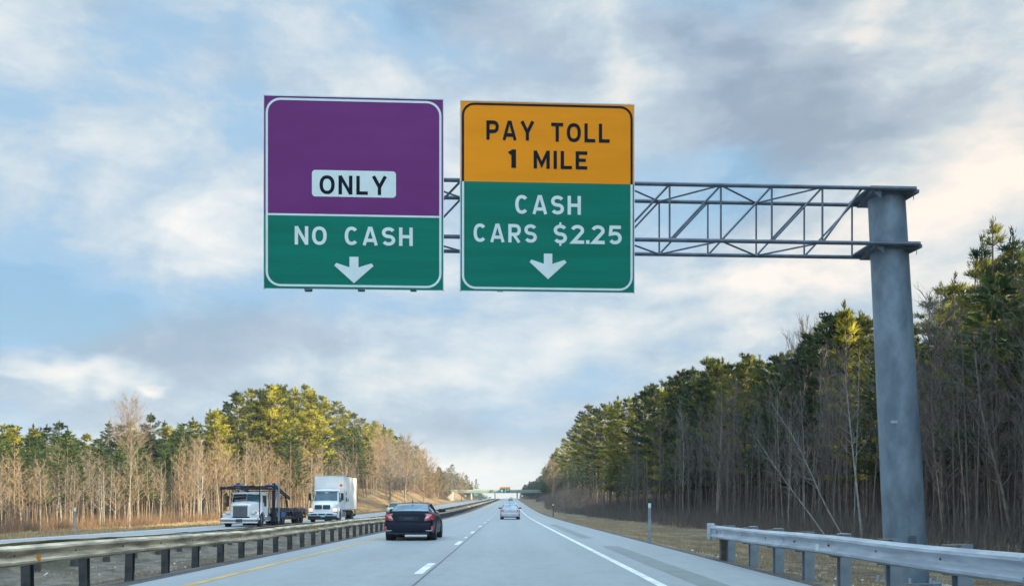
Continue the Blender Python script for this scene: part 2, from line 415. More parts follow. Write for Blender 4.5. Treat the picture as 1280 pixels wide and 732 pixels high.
def ground_mat():
    m = bpy.data.materials.new('roadside_ground'); m.use_nodes = True
    q = NT(m.node_tree)
    co = q.n('ShaderNodeTexCoord').outputs['Object']
    b = q.n('ShaderNodeBsdfPrincipled'); o = q.n('ShaderNodeOutputMaterial'); q.link(b.outputs[0], o.inputs[0])
    b.inputs['Roughness'].default_value = .95; b.inputs['Specular IOR Level'].default_value = .2
    sp = q.n('ShaderNodeSeparateXYZ'); q.link(co, sp.inputs[0]); x = sp.outputs[0]
    a = q.noise(co, .5, 5, .65); c = q.noise(co, 3.5, 4, .6); d = q.noise(co, 18, 3, .6)
    straw = q.mix(q.maprange(c, .35, .65), (.19, .145, .095, 1), (.40, .31, .195, 1))
    earth = q.mix(q.maprange(c, .35, .65), (.095, .075, .058, 1), (.19, .15, .115, 1))
    greenish = q.mix(q.maprange(d, .3, .7), (.10, .11, .05, 1), (.19, .18, .09, 1))
    g = q.mix(q.maprange(a, .40, .62), earth, straw)
    g = q.mix(q.math('MULTIPLY', q.maprange(q.noise(co, .9, 3, .5), .52, .68), .6), g, greenish)
    left = q.maprange(x, -21, -19, 1., 0.)
    g = q.mix(q.math('MULTIPLY', left, .75), g, q.mix(q.maprange(a, .35, .6), (.25, .155, .08, 1), (.44, .29, .15, 1)))  # orange of the sunlit bank painted into the ground colour
    med = q.math('MULTIPLY', q.maprange(x, -12.2, -11), q.maprange(x, -5.6, -5.0, 1., 0.))
    muddy = q.mix(q.maprange(q.noise(q.vmath('MULTIPLY', co, (1.6, .5, 1)), 1.1, 5, .6), .38, .62), (.10, .095, .085, 1), (.24, .22, .20, 1))
    g = q.mix(q.math('MULTIPLY', med, .8), g, muddy)
    # gravel fringe along both pavement edges
    e1 = q.math('MULTIPLY', q.maprange(x, 4.2, 4.6), q.maprange(q.math('ADD', x, q.math('MULTIPLY', c, .5)), 5.2, 5.6, 1., 0.))
    e2 = q.math('MULTIPLY', q.maprange(q.math('ADD', x, q.math('MULTIPLY', c, .8)), -6.9, -6.4), q.maprange(x, -5.6, -5.2, 1., 0.))
    grav = q.mix(q.maprange(d, .35, .65), (.06, .062, .07, 1), (.17, .17, .18, 1))
    g = q.mix(q.math('MULTIPLY', q.math('MAXIMUM', e1, e2), .9), g, grav)
    q.link(g, b.inputs['Base Color'])
    bp = q.n('ShaderNodeBump'); bp.inputs['Strength'].default_value = .8; bp.inputs['Distance'].default_value = .05
    q.link(q.math('ADD', c, d), bp.inputs['Height']); q.link(bp.outputs[0], b.inputs['Normal'])
    return m


M['ground'] = ground_mat()
gb = MB(); gb.grid(rows); g = gb.build('ground', M['ground'], smooth=True); g['kind'] = 'structure'
# sanity: ground normals must point up
road = ribbon('road', -5.75, 4.65, ygrid, 0.0, M['asphalt'], kind='structure', nx=4)
far_road = ribbon('opposite_carriageway', -19.9, -12.1, ygrid, -.10, M['asphalt_shoulder'], kind='structure', nx=4)
# pavement thickness is shown by narrow edge skirts
for nm, x, top, par in (('road_edge', 4.65, 0, road), ('road_edge', -5.75, 0, road), ('road_edge', -12.1, -.10, far_road), ('road_edge', -19.9, -.10, far_road)):
    b = MB(); b.grid([[(x + float(shift(y)), y, float(zprof(y)) + top), (x + (.05 if x in (4.65, -12.1) else -.05) + float(shift(y)), y, float(zprof(y)) + top - .14)] for y in ygrid])
    b.build(nm, M['gravel'], par)


def marking(x0, x1, y0, y1, m, dz=.004, parent=road, step=6., ragged=0.):
    n = max(2, int((y1 - y0) / step) + 1); ys = [y0 + (y1 - y0) * i / (n - 1) for i in range(n)]
    o = ribbon('lane_marking', x0, x1, ys, dz, m, parent); return o


marking(-4.92, -4.78, -60, 700, M['yellow_mark'])
marking(2.29, 2.44, -60, 700, M['white_mark'])
marking(-1.44, -1.40, 4, 75, M['seam'], .004, step=1.2)
for k in range(-1, 30):
    yc = 17.5 + 12.19 * k
    marking(-1.66, -1.50, yc - 1.5, yc + 1.5, M['white_mark'], step=1.5)
marking(-1.64, -1.53, 34.3, 35.6, M['white_mark'], step=1.)
marking(2.92, 3.40, 6, 27.2, M['patch'], .004).name = 'asphalt_patch'
marking(2.85, 3.3, 34, 60, M['patch'], .004).name = 'asphalt_patch'
marking(-19.45, -19.3, -60, 700, M['white_mark'], -.096, far_road)
for k in range(-2, 30): marking(-15.9, -15.75, 10 + 12.19 * k, 13 + 12.19 * k, M['white_mark'], -.096, far_road, 1.5)


# ------------------------------------------------------------------ W-beam guardrails
def wprofile(side, th=.006):
    """closed section (dx, dz) of a W-beam 0.31 m deep; side=+1 bulges towards +x"""
    p = [(0.0, .156), (.020, .152), (.088, .118), (.094, .084), (.024, .030), (.014, 0.), (.024, -.030), (.094, -.084), (.088, -.118), (.020, -.152), (0.0, -.156)]
    out = [(side * a, z) for a, z in p]
    back = [(side * (a - .012), z * .97) for a, z in reversed(p)]
    return out + back


def rail_section(root, xf, zf, y0, y1, side, m, dx=0.0, dz=0., sag=0., name='rail_section'):
    prof = wprofile(side); rows = []
    n = 5 if y1 - y0 < 8 else 9
    for i in range(n):
        y = y0 + (y1 - y0) * i / (n - 1); q = (i / (n - 1))
        rows.append([(xf(y) + dx + a, y, zf(y) + dz + z + sag * math.sin(math.pi * q)) for a, z in prof])
    b = MB(); b.grid(rows, close=True); L = len(prof)
    b.f.append(tuple(range(L))); b.f.append(tuple((n - 1) * L + k for k in range(L)))
    return b.build(name, m, root, smooth=True)


def post_mesh(h, m, w_=.10, d=.15):
    """I-section guardrail post with its foot at z=0"""
    b = MB(); b.box(-d / 2, d / 2, -w_ / 2, -w_ / 2 + .012, 0, h); b.box(-d / 2, d / 2, w_ / 2 - .012, w_ / 2, 0, h)
    b.box(-.006, .006, -w_ / 2 + .012, w_ / 2 - .012, 0, h)
    return b


# right-hand rail, close to the camera, ends just beyond the gantry column
xr = lambda y: 5.02
zr = lambda y: .60
rr = thing('guardrail', 'blue-grey galvanised guardrail on the right, ending beside the sign gantry column', 'guardrail', (0, 0, 0))
ends = [-10.5, -6.6, -2.8, 1.0, 4.85, 8.7, 12.5, 16.3, 21.6]
for i in range(len(ends) - 1):
    lap = .15
    rail_section(rr, xr, zr, ends[i] - (lap if i else 0), ends[i + 1], -1, M['galv'], dx=-.012 * (i % 2), dz=.004 * (i % 2) + rnd.uniform(-.006, .006), sag=rnd.uniform(-.012, .012))
b = MB()      # flat end shoe
b.box(4.90, 5.03, 21.62, 21.9, .42, .80, .01); b.box(4.955, 4.985, 21.2, 21.6, .43, .77)
b.build('end_piece', M['galv'], rr)
pm = post_mesh(1.1, M['post_galv'], .15, .17).mesh('post', M['post_galv'])
bm_ = MB().box(-.10, .10, -.075, .075, .42, .77, .008).mesh('offset_block', M['wood_block'])
for k, y in enumerate([20.9, 19.0, 17.25, 15.55, 13.9, 12.1, 10.3, 8.3, 6.3, 4.4, 2.6, .8, -1, -2.8, -4.6, -6.4]):
    gz = float(zground(5.22, y)) - .25
    o = obj('post', pm, rr, (5.24, y, gz)); o.scale = (1, 1, (.775 - gz) / 1.1)
    q = obj('offset_block', bm_, rr, (5.11, y, 0)); q.scale = (.8, 1, 1)
    if k in (1, 2, 4, 7):
        MB().box(5.16, 5.31, y - .09, y + .09, .778, .79).build('post_cap', M['galv'], rr)
wood = MB().box(-.1, .1, -.09, .09, 0, .8, .01).mesh('wood_post', M['wood_block'])
o = obj('wood_post', wood, rr, (5.16, 21.2, -.12)); o.scale = (1, 1, .9)
b = MB().prism([(0, -.05), (.05, -.05), (.05, .05), (0, .05)], 'y', 0, .012); rf = b.build('reflector', M['white_print'], rr); rf.location = (4.90, 14.2, .56); rf.rotation_euler = (0, 0, R(-40))

bolt_r = MB().tube([(-.02, 0, 0), (.0, 0, 0)], .018, 6).mesh('bolt', M['rail_dark'])
for y_ in (20.9, 19.0, 17.25, 15.55, 13.9, 12.1, 10.3, 8.3): obj('bolt', bolt_r, rr, (5.003, y_, .603))
# median rail: two faces on common posts, tan and weathered
xl = lambda y: -7.40 + float(shift(y))
zl = lambda y: (.46 if y < 15 else .46 - .09 * min(1, (y - 15) / 10) if y < 25 else .37 + .07 * min(1, (y - 25) / 25)) + float(zprof(y))
lr = thing('guardrail', 'tan weathered guardrail on closely spaced dark posts left of the yellow line', 'guardrail', (0, 0, 0))
y = -13.3; k = 0
while y < 600:
    L = 3.81 if y < 160 else 15.24
    rail_section(lr, xl, zl, y - .16, y + L, 1, M['rail_old'], dx=.010 * (k % 2), dz=rnd.uniform(-.012, .012), sag=rnd.uniform(-.015, .015))
    rail_section(lr, xl, zl, y - .16, y + L, -1, M['rail_old'], dx=-.36 - .010 * (k % 2), dz=.015 + rnd.uniform(-.012, .012), sag=rnd.uniform(-.015, .015))
    y += L; k += 1
pm2 = post_mesh(1.0, M['old_post'], .15, .20).mesh('post', M['old_post'])
pb = MB(); y = -12.5; k = 0
while y < 560:
    gz = float(zground(xl(y) - .17, y)) - .1; top = zl(y) + .13
    if y < 180:
        o = obj('post', pm2, lr, (xl(y) - .17, y, gz)); o.scale = (.75, .8, top - gz); o.rotation_euler = (R(rnd.uniform(-1.5, 1.5)), R(rnd.uniform(-1.5, 1.5)), 0)
    else:
        pb.box(xl(y) - .27, xl(y) - .07, y - .07, y + .07, gz, top)
    y += 1.905; k += 1
pb.build('far_posts', M['old_post'], lr, kind='stuff')
for y, z in ((14.15, .30), (34.2, .30), (70, .36)):
    b = MB().prism([(0, -.06), (.07, -.045), (.08, .045), (.02, .06)], 'y', 0, .015); o = b.build('reflector', M['amber'], lr); o.location = (-7.33, y - .2, z + .10)
bolt = MB().tube([(0, 0, 0), (.02, 0, 0)], .018, 6).mesh('bolt', M['old_post'])
for i in range(22):
    obj('bolt', bolt, lr, (-7.386, -13.3 + 1.905 * i + .06, zl(-13.3 + 1.905 * i) + 0.0))

# far side median rail, seen from its back
xf = lambda y: -11.5 + float(shift(y))
zf = lambda y: .13 + float(zprof(y))
fr = thing('guardrail', 'dark second guardrail across the median beside the opposite carriageway', 'guardrail', (0, 0, 0))
y = -13.3
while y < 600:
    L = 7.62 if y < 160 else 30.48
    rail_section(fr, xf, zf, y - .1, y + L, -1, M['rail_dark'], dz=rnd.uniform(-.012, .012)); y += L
pm3 = MB().box(.0, .15, -.07, .07, 0, 1).mesh('post', M['rail_dark'])
y = -12.5; pb = MB()
while y < 560:
    gz = float(zground(xf(y) + .05, y)) - .1; top = zf(y) + .15
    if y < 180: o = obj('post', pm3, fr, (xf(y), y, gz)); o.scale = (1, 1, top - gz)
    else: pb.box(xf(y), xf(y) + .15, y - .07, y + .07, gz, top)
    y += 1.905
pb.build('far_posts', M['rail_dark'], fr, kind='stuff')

# ------------------------------------------------------------------ sign gantry
GA = R(3.0); G0 = Vector((0, 18.5, 0)); gs = Vector((math.cos(GA), math.sin(GA), 0)); gn = Vector((-math.sin(GA), math.cos(GA), 0))


def onplane(px, py, off=0.):
    """pixel -> (s, z) on the vertical gantry plane shifted back by off metres"""
    d = Vector(((px - CX) / F, 1, (CY - py) / F)); o = G0 + gn * off
    tt = (o.dot(gn)) / d.dot(gn); p = d * tt
    return (p - G0).dot(gs), p.z + CAMZ


gantry = thing('sign_gantry', 'grey steel cantilever gantry whose truss and column carry the toll signs', 'sign gantry', (0, 18.5, 0), GA)


def gl(px, py, off): s, z = onplane(px, py, off); return Vector((s, off, z))


FT, BK = .35, 1.42      # front and rear chord planes behind the sign face
sR = onplane(1145, 235, FT)[0]; sL = onplane(345, 233, FT)[0]
zT = onplane(900, 231.5, FT)[1]; zB = onplane(900, 301, FT)[1]
sP = onplane(1083, 300, BK)[0]
s_e = {'ft': onplane(1145, 235, FT)[0], 'fb': onplane(1150, 304, FT)[0]}
chord_r = .043
for nm, s1, off, z in (('ft', s_e['ft'], FT, zT), ('fb', s_e['fb'], FT, zB), ('bt', sP + .1, BK, zT), ('bb', sP + .1, BK, zB)):
    MB().tube([(sL, off, z), (s1, off, z)], chord_r, 10).build('chord', M['truss'], gantry, smooth=True)
fv = [onplane(p, 260, FT)[0] for p in (837, 901, 965, 1028)]
stp = (fv[-1] - fv[0]) / 3; fvs = [fv[0] + stp * k for k in range(-7, 4)]
bv = [onplane(p, 260, BK)[0] for p in (824, 885, 945, 1005, 1065)]
stb = (bv[-1] - bv[0]) / 4; bvs = [bv[0] + stb * k for k in range(-7, 5)]
for s_ in fvs: MB().tube([(s_, FT, zT), (s_, FT, zB)], .022, 6).build('upright', M['truss'], gantry, smooth=True)
for s_ in bvs: MB().tube([(s_, BK, zT), (s_, BK, zB)], .02, 6).build('upright', M['truss'], gantry, smooth=True)
for a, c in zip(fvs[:-1], fvs[1:]): MB().tube([(a, FT, zB), (c, FT, zT)], .026, 6).build('diagonal', M['truss'], gantry, smooth=True)
MB().tube([(fvs[-1], FT, zB), (fvs[-1] + stp * .8, FT + .05, zT)], .026, 6).build('diagonal', M['truss'], gantry, smooth=True)
for a, c in zip(bvs[:-1], bvs[1:]): MB().tube([(a, BK, zB), (c, BK, zT)], .024, 6).build('diagonal', M['truss'], gantry, smooth=True)
for zz in (zT, zB):
    seq = []
    for k in range(0, 11): seq.append((fvs[k], FT) if k % 2 == 0 else (bvs[k], BK))
    if zz == zT or True:
        for (a, oa), (c, oc) in zip(seq[:-1], seq[1:]):
            MB().tube([(a, oa, zz), (c, oc, zz)], .02, 6).build('brace', M['truss'], gantry, smooth=True)
# column: round, slightly tapered, raked
cmid = (FT + BK) / 2
ctop = gl(1107.5, 240, cmid); cbot = gl(1132, 690, cmid)
dx = (cbot.x - ctop.x) / (cbot.z - ctop.z)
zc1 = zT + .02; zc0 = float(zground(8.4, 19.6)) - .05
colp = lambda z: (ctop.x + dx * (z - ctop.z), cmid, z)
rt, rb = .385, .455
zs = [zc0 + (zc1 - zc0) * i / 12 for i in range(13)]
MB().tube([colp(z) for z in zs], [rb + (rt - rb) * (z - zc0) / (zc1 - zc0) for z in zs], 28).build('column', M['column'], gantry, smooth=True)
# collar plates at both chord levels: wide at the front edge, narrow at the back
for z, sr in ((zT, s_e['ft']), (zB, s_e['fb'])):
    c = colp(z)[0]
    b = MB()
    pl = [(c - .62, FT - .03), (sr, FT - .03), (sr, FT + .07), (c + .42, BK + .05), (c - .42, BK + .05), (c - .62, BK - .05)]
    b.prism(pl, 'z', z + .015, z + .045)
    b.build('collar_plate', M['truss'], gantry)
    b = MB()
    b.prism([(c - .55, FT + .06), (c + .50, FT + .06), (c + .40, BK + .02), (c - .42, BK + .02)], 'z', z - .06, z + .012)
    b.build('collar_stiffener', M['truss'], gantry)
    for sd in (-1, 1):
        b = MB(); x0 = c + sd * .36; x1 = c + sd * (.60 if sd < 0 else sr - c - .05)
        b.add([(x0, FT + .02, z), (x1, FT + .02, z), (x0, FT + .02, z - .22), (x0, FT + .045, z), (x1, FT + .045, z), (x0, FT + .045, z - .22)], [(0, 1, 2), (5, 4, 3), (0, 3, 4, 1), (1, 4, 5, 2), (2, 5, 3, 0)])
        b.build('gusset', M['truss'], gantry)
# base plate, bolts and footing
c = colp(zc0)
b = MB(); b.tube([(c[0], c[1], zc0 + .02), (c[0], c[1], zc0 + .07)], .72, 8); b.build('base_plate', M['column'], gantry)
bt = MB().tube([(0, 0, 0), (0, 0, .12)], .03, 6).mesh('bolt', M['galv'])
for k in range(8):
    a = R(22.5 + 45 * k); obj('bolt', bt, gantry, (c[0] + .6 * math.cos(a), c[1] + .6 * math.sin(a), zc0 + .07))
MB().tube([(c[0], c[1], zc0 - 1.), (c[0], c[1], zc0 + .0)], .95, 20).build('footing', M['concrete'], gantry)
hh = MB().box(-.09, .09, -.02, 0, -.14, .14, .02).build('hand_hole', M['truss'], gantry); hh.location = (colp(.9)[0] - .05, cmid - rb - .0, .45)
b = MB().box(-.07, .07, -.012, 0, -.03, .03); o = b.build('id_tag', M['alu'], gantry); pz = onplane(1117, 527, cmid - .42); o.location = (pz[0], cmid - .435, pz[1])

# ---- lettering as thick-stroke glyphs (cap height 1)
def arc(cx, cz, rx, rz, a0, a1, n=10, p=2.3):
    out = []
    for i in range(n + 1):
        a = R(a0 + (a1 - a0) * i / n); ca, sa = math.cos(a), math.sin(a)
        out.append((cx + rx * math.copysign(abs(ca) ** (2 / p), ca), cz + rz * math.copysign(abs(sa) ** (2 / p), sa)))
    return out


def glyph(ch, h):
    """strokes (list of point lists, closed flag) with half-width h inset; returns strokes, advance width"""
    a, c = h, 1 - h
    if ch == 'O': W = .78; return [(arc(W / 2, .5, W / 2 - h, .5 - h, 0, 360, 28)[:-1], True)], W
    if ch == 'N': W = .72; return [([(a, 0), (a, 1)], False), ([(W - a, 0), (W - a, 1)], False), ([(a, 1 - .02), (W - a, .02)], False, 'n')], W
    if ch == 'L': W = .60; return [([(a, 1), (a, a), (W, a)], False)], W
    if ch == 'Y': W = .80; return [([(.09, 1), (W / 2, .42), (W - .09, 1)], False), ([(W / 2, .45), (W / 2, 0)], False)], W
    if ch == 'C': W = .72; return [(arc(W / 2, .5, W / 2 - h, .5 - h, 42, 318, 22), False)], W
    if ch == 'A': W = .82; return [([(.09, 0), (W / 2 - .045, .93), (W / 2 + .045, .93), (W - .09, 0)], False, 'n'), ([(.22, .27), (W - .22, .27)], False)], W
    if ch == 'S':
        W = .70; r = W / 2 - h; q = (1 - 2 * h) / 4
        top = arc(W / 2, 1 - h - q, r, q, 25, 270, 14, 2.1); bot = arc(W / 2, h + q, r, q, 90, -155, 14, 2.1)
        return [(top + bot[1:], False)], W
    if ch == '$':
        st, W = glyph('S', h); return st + [([(W / 2, -.12), (W / 2, .0)], False, 't'), ([(W / 2, 1.), (W / 2, 1.12)], False, 't')], W
    if ch == 'H': W = .72; return [([(a, 0), (a, 1)], False), ([(W - a, 0), (W - a, 1)], False), ([(2 * a, .5), (W - 2 * a, .5)], False)], W
    if ch in 'PR':
        W = .70; zc = (.44 + c) / 2 + .0; rz = (c - .44) / 2 + .0
        st = [([(a, 0), (a, 1)], False), ([(a * 2, c), (W * .5, c)] + arc(W * .55, zc + .0, W * .45 - h, rz, 90, -90, 10) + [(a * 2, zc - rz)], False)]
        if ch == 'R': st.append(([(W * .42, zc - rz), (W - .09, 0)], False, 'n'))
        return st, W
    if ch == 'T': W = .66; return [([(0, c), (W, c)], False), ([(W / 2, 1 - 2 * h), (W / 2, 0)], False)], W
    if ch == 'M': W = .86; return [([(a, 0), (a, 1)], False), ([(W - a, 0), (W - a, 1)], False), ([(a, .98), (W / 2, .22), (W - a, .98)], False, 'n')], W
    if ch == 'I': W = 2 * h; return [([(a, 0), (a, 1)], False)], W
    if ch == '1': W = .34; return [([(W - a, 0), (W - a, 1)], False), ([(W - 2 * a + .03, .87), (.02, .77)], False, 'n')], W
    if ch == 'E': W = .62; return [([(W, c), (a, c), (a, a), (W, a)], False), ([(2 * a, .51), (W - .08, .51)], False)], W
    if ch == '2': W = .70; return [(arc(W / 2, .70, W / 2 - h, .30 - h, 165, -20, 12, 2.1) + [(a + .03, a), (W, a)], False)], W
    if ch == '5': W = .70; return [([(W - .04, c), (a + .05, c), (a + .02, .54)] + arc(W / 2 - .0, .335, W / 2 - h, .335 - h, 115, -150, 14, 2.1), False)], W
    if ch == '.': W = .20; return [([(W / 2, 0), (W / 2, .2)], False)], W


def stroke_mesh(b, pts, closed, h, T, lay):
    P_ = [Vector(p) for p in pts]; n = len(P_); L, Rr = [], []
    for i in range(n):
        if closed: d0 = (P_[i] - P_[i - 1]).normalized(); d1 = (P_[(i + 1) % n] - P_[i]).normalized()
        else:
            d0 = (P_[i] - P_[max(i - 1, 0)]) if i else (P_[1] - P_[0]); d1 = (P_[min(i + 1, n - 1)] - P_[i]) if i < n - 1 else d0
            d0 = d0.normalized(); d1 = d1.normalized()
        m_ = (d0 + d1); m_ = m_.normalized() if m_.length > 1e-6 else d0
        nrm = Vector((-m_.y, m_.x)); k = h / max(.35, m_.dot(d0))
        L.append(P_[i] + nrm * k); Rr.append(P_[i] - nrm * k)
    o = len(b.v)
    for l, r_ in zip(L, Rr): b.v.append(T(l, lay)); b.v.append(T(r_, lay))
    m2 = n if closed else n - 1
    for i in range(m2):
        j = (i + 1) % n; b.f.append((o + 2 * i, o + 2 * i + 1, o + 2 * j + 1, o + 2 * j))


def word(root, text, px0, px1, py0, py1, m, weight=.18):
    """letters fitted to a pixel box on the sign plane; every letter is a part"""
    pm_ = (px0 + px1) / 2
    s0 = onplane(px0, (py0 + py1) / 2)[0]; s1 = onplane(px1, (py0 + py1) / 2)[0]
    z1 = onplane(pm_, py0)[1]; z0 = onplane(pm_, py1)[1]; Hh = z1 - z0
    h = weight / 2
    gl_ = [glyph(ch, h) for ch in text]; ws = [g_[1] for g_ in gl_]
    gap = 0.20
    gaps = [gap if text[i] not in '.' and text[i + 1] not in '.' else gap * .45 for i in range(len(text) - 1)]
    tot = sum(ws) + sum(gaps); kx = (s1 - s0) / tot; x = s0
    for i, (st, W) in enumerate(gl_):
        b = MB()
        for li, sk in enumerate(st):
            nar = {'n': .9, 't': .62}.get(sk[2], 1) if len(sk) > 2 else 1
            T = lambda p, lay, x=x: (x + p.x * kx, -.012 - .0006 * lay, z0 + p.y * Hh)
            stroke_mesh(b, sk[0], sk[1], h * nar, T, li)
        b.build('letter', m, root)
        x += (W + (gaps[i] if i < len(gaps) else 0)) * kx


def rrect(s0, s1, z0, z1, r, n=7, corners=(1, 1, 1, 1)):
    out = []
    for (cx_, cz_, a0, on) in ((s1 - r, z1 - r, 0, corners[0]), (s0 + r, z1 - r, 90, corners[1]), (s0 + r, z0 + r, 180, corners[2]), (s1 - r, z0 + r, 270, corners[3])):
        if on: out += [(cx_ + r * math.cos(R(a0 + 90 * i / n)), cz_ + r * math.sin(R(a0 + 90 * i / n))) for i in range(n + 1)]
        else: out.append({0: (s1, z1), 90: (s0, z1), 180: (s0, z0), 270: (s1, z0)}[a0])
    return out


def sheet(root, name, poly, y, m):
    b = MB(); b.add([(s_, y, z) for s_, z in poly], [tuple(range(len(poly)))]); return b.build(name, m, root)


def border(root, poly, w_, y, m, name='border', closed=True):
    b = MB(); cx_ = sum(p[0] for p in poly) / len(poly); P_ = [Vector(p) for p in poly]; n = len(P_); inn = []
    for i in range(n):
        d0 = (P_[i] - P_[i - 1]); d1 = (P_[(i + 1) % n] - P_[i])
        if not closed and i == 0: d0 = d1
        if not closed and i == n - 1: d1 = d0
        d = d0.normalized() + d1.normalized(); d.normalize(); k = w_ / max(.3, d.dot(d0.normalized()))
        inn.append(P_[i] + Vector((-d.y, d.x)) * k)
    vs = [(p.x, y, p.y) for p in P_] + [(p.x, y, p.y) for p in inn]
    b.add(vs, [(i, (i + 1) % n, n + (i + 1) % n, n + i) for i in range(n if closed else n - 1)])
    return b.build(name, m, root)


def arrow(root, pxc, px0, px1, py0, py1):
    s0 = onplane(px0, py0)[0]; s1 = onplane(px1, py0)[0]; c_ = (s0 + s1) / 2; W = s1 - s0
    z1 = onplane(pxc, py0)[1]; z0 = onplane(pxc, py1)[1]; Hh = z1 - z0
    pts = [(-.115, 1), (.115, 1), (.115, .60), (.45, .76), (.50, .66), (0, 0), (-.50, .66), (-.45, .76), (-.115, .60)]
    b = MB(); b.add([(c_ + u * W, -.012, z0 + v * Hh) for u, v in pts], [(0, 1, 2, 8), (8, 2, 5), (2, 3, 4, 5), (8, 5, 6, 7)])
    b.build('arrow', M['white_print'], root)


def sign_frame(label, x0, x1, y0t, y1b, splitpx, topm):
    """extruded-plank panel in two coloured halves; pixel box at its corners"""
    root = thing('highway_sign', label, 'road sign', (0, 18.5, 0), GA)
    sA = onplane(x0, (y0t + y1b) / 2)[0]; sB = onplane(x1, (y0t + y1b) / 2)[0]
    xm = (x0 + x1) / 2; zt = onplane(xm, y0t)[1]; zb = onplane(xm, y1b)[1]; zs_ = onplane(xm, splitpx)[1]
    # panel body of stacked aluminium planks
    npl = 12; hh_ = (zt - zb) / npl
    pk = MB().box(sA, sB, .003, .06, .003, hh_ - .003).mesh('plank', M['alu'])
    for i in range(npl): obj('plank', pk, root, (0, 0, zb + hh_ * i))
    MB().box(sA - .012, sA + .004, -.012, .065, zb - .01, zt + .01).build('edge_trim', M['alu'], root)
    MB().box(sB - .004, sB + .012, -.012, .065, zb - .01, zt + .01).build('edge_trim', M['alu'], root)
    MB().box(sA - .004, sB + .004, -.011, .064, zt, zt + .02).build('edge_trim', M['alu'], root)
    # coloured sheeting applied plank by plank: tiny relief between strips
    for i in range(npl):
        a_ = zb + hh_ * i; c_ = a_ + hh_
        for lo, hi, mm in ((a_, min(c_, zs_), M['green']), (max(a_, zs_), c_, topm)):
            if hi - lo > .002:
                MB().box(sA, sB, -.0045 - .0008 * (i % 2), 0., lo, hi).build('sheeting', mm, root)
    return root, sA, sB, zt, zb, zs_


YB = -.0095
root, sA, sB, zt, zb, zs_ = sign_frame('purple and green overhead sign reading ONLY and NO CASH', 330, 554, 122.5, 361, 269.5, M['purple'])
ip = .055
border(root, rrect(sA + .035, sB - .035, zb + .035, zt - .035, .30), .045, YB, M['white_print'])
sheet(root, 'divider', [(sA + .075, zs_ - .02), (sB - .075, zs_ - .02), (sB - .075, zs_ + .02), (sA + .075, zs_ + .02)], YB - .0006, M['white_print'])
q0 = onplane(390, 230); q1 = onplane(495, 230); zq1 = onplane(442, 213.5)[1]; zq0 = onplane(442, 246.5)[1]
sheet(root, 'plaque', rrect(q0[0], q1[0], zq0, zq1, .07), YB, M['white_print'])
sg1 = root
word(root, 'ONLY', 399.5, 484, 220, 243.5, M['black_print'])
word(root, 'NO', 368.5, 408.5, 283, 306, M['white_print']); word(root, 'CASH', 431, 516, 284, 307, M['white_print'])
arrow(root, 442, 418, 467, 321, 354)

root, sA, sB, zt, zb, zs_ = sign_frame('orange and green overhead sign reading PAY TOLL 1 MILE, CASH CARS $2.25', 575.5, 792.5, 129, 364, 228.5, M['orange'])
top = rrect(sA + .03, sB - .03, zs_, zt - .03, .26, corners=(1, 1, 0, 0))
# open border: black over the orange half, white below
pt = [(sB - .03, zs_)] + rrect(sA + .03, sB - .03, zs_, zt - .03, .26)[:16] + [(sA + .03, zs_)]
border(root, pt, .045, YB, M['black_print'], closed=False)
pbm = [(sA + .03, zs_ - .005)] + rrect(sA + .03, sB - .03, zb + .03, zs_, .28)[16:] + [(sB - .03, zs_ - .005)]
border(root, pbm, .045, YB, M['white_print'], closed=False)
word(root, 'PAY', 608, 668, 151.5, 175.5, M['black_print']); word(root, 'TOLL', 689, 762, 154.5, 178, M['black_print'])
word(root, '1', 636, 645, 187, 210, M['black_print'], .22); word(root, 'MILE', 667, 734, 189, 211.5, M['black_print'])
word(root, 'CASH', 644, 726, 244.5, 268, M['white_print']); word(root, 'CARS', 592, 671, 280, 303, M['white_print'])
word(root, '$2.25', 692, 777, 281.5, 305, M['white_print'])
arrow(root, 684.5, 662, 708, 317, 349)
sg2 = root
for root, xs_ in ((sg1, (386, 452, 517)), (sg2, (625, 686, 738))):
    for px in xs_:
        s_ = onplane(px, 300, .2)[0]; zlo = onplane(px, 365, .12)[1]; zhi = onplane(px, 150, .2)[1]
        b = MB(); b.box(s_ - .06, s_ + .06, .08, .095, zlo, zhi); b.box(s_ - .012, s_ + .012, .095, .28, zlo + .05, zhi); b.box(s_ - .06, s_ + .06, .28, .295, zlo + .05, zhi)
        b.build('mounting_beam', M['truss'], root)
        MB().box(s_ - .06, s_ + .06, -.0, .10, zlo + .02, zlo + .045).build('bracket', M['truss'], root)
        for zz in (zT, zB): MB().box(s_ - .07, s_ + .07, .296, FT - chord_r + .003, zz - .05, zz + .05).build('clamp', M['truss'], root)


# ------------------------------------------------------------------ vehicles
def wheel_parts(root, x, y, r, wd, rimr=.66, dual=False):
    """tyre with rim and hub, axis along x; a part with sub-parts"""
    sgn = 1 if x > 0 else -1
    b = MB(); prof = [(-wd / 2, r * .62), (-wd / 2, r * .93), (-wd * .36, r), (wd * .36, r), (wd / 2, r * .93), (wd / 2, r * .62)]
    n = 24; rows_ = []
    for k in range(n + 1):
        a = 2 * math.pi * k / n; rows_.append([(u, q * math.cos(a), q * math.sin(a)) for u, q in prof])
    b.grid(rows_); ty = b.build('wheel', M['rubber'], root, smooth=True); ty.location = (x, y, r)
    b = MB(); b.tube([(sgn * wd * .30, 0, 0), (sgn * wd * .34, 0, 0)], r * .64, 20)
    for k in range(5):
        a = 2 * math.pi * k / 5; b.bar((sgn * wd * .40, 0, 0), (sgn * wd * .40, math.cos(a) * r * .60, math.sin(a) * r * .60), .035, .05)
    b.tube([(sgn * wd * .34, 0, 0), (sgn * wd * .45, 0, 0)], r * .14, 10)
    b.build('rim', M['rim'], ty, smooth=False)
    return ty


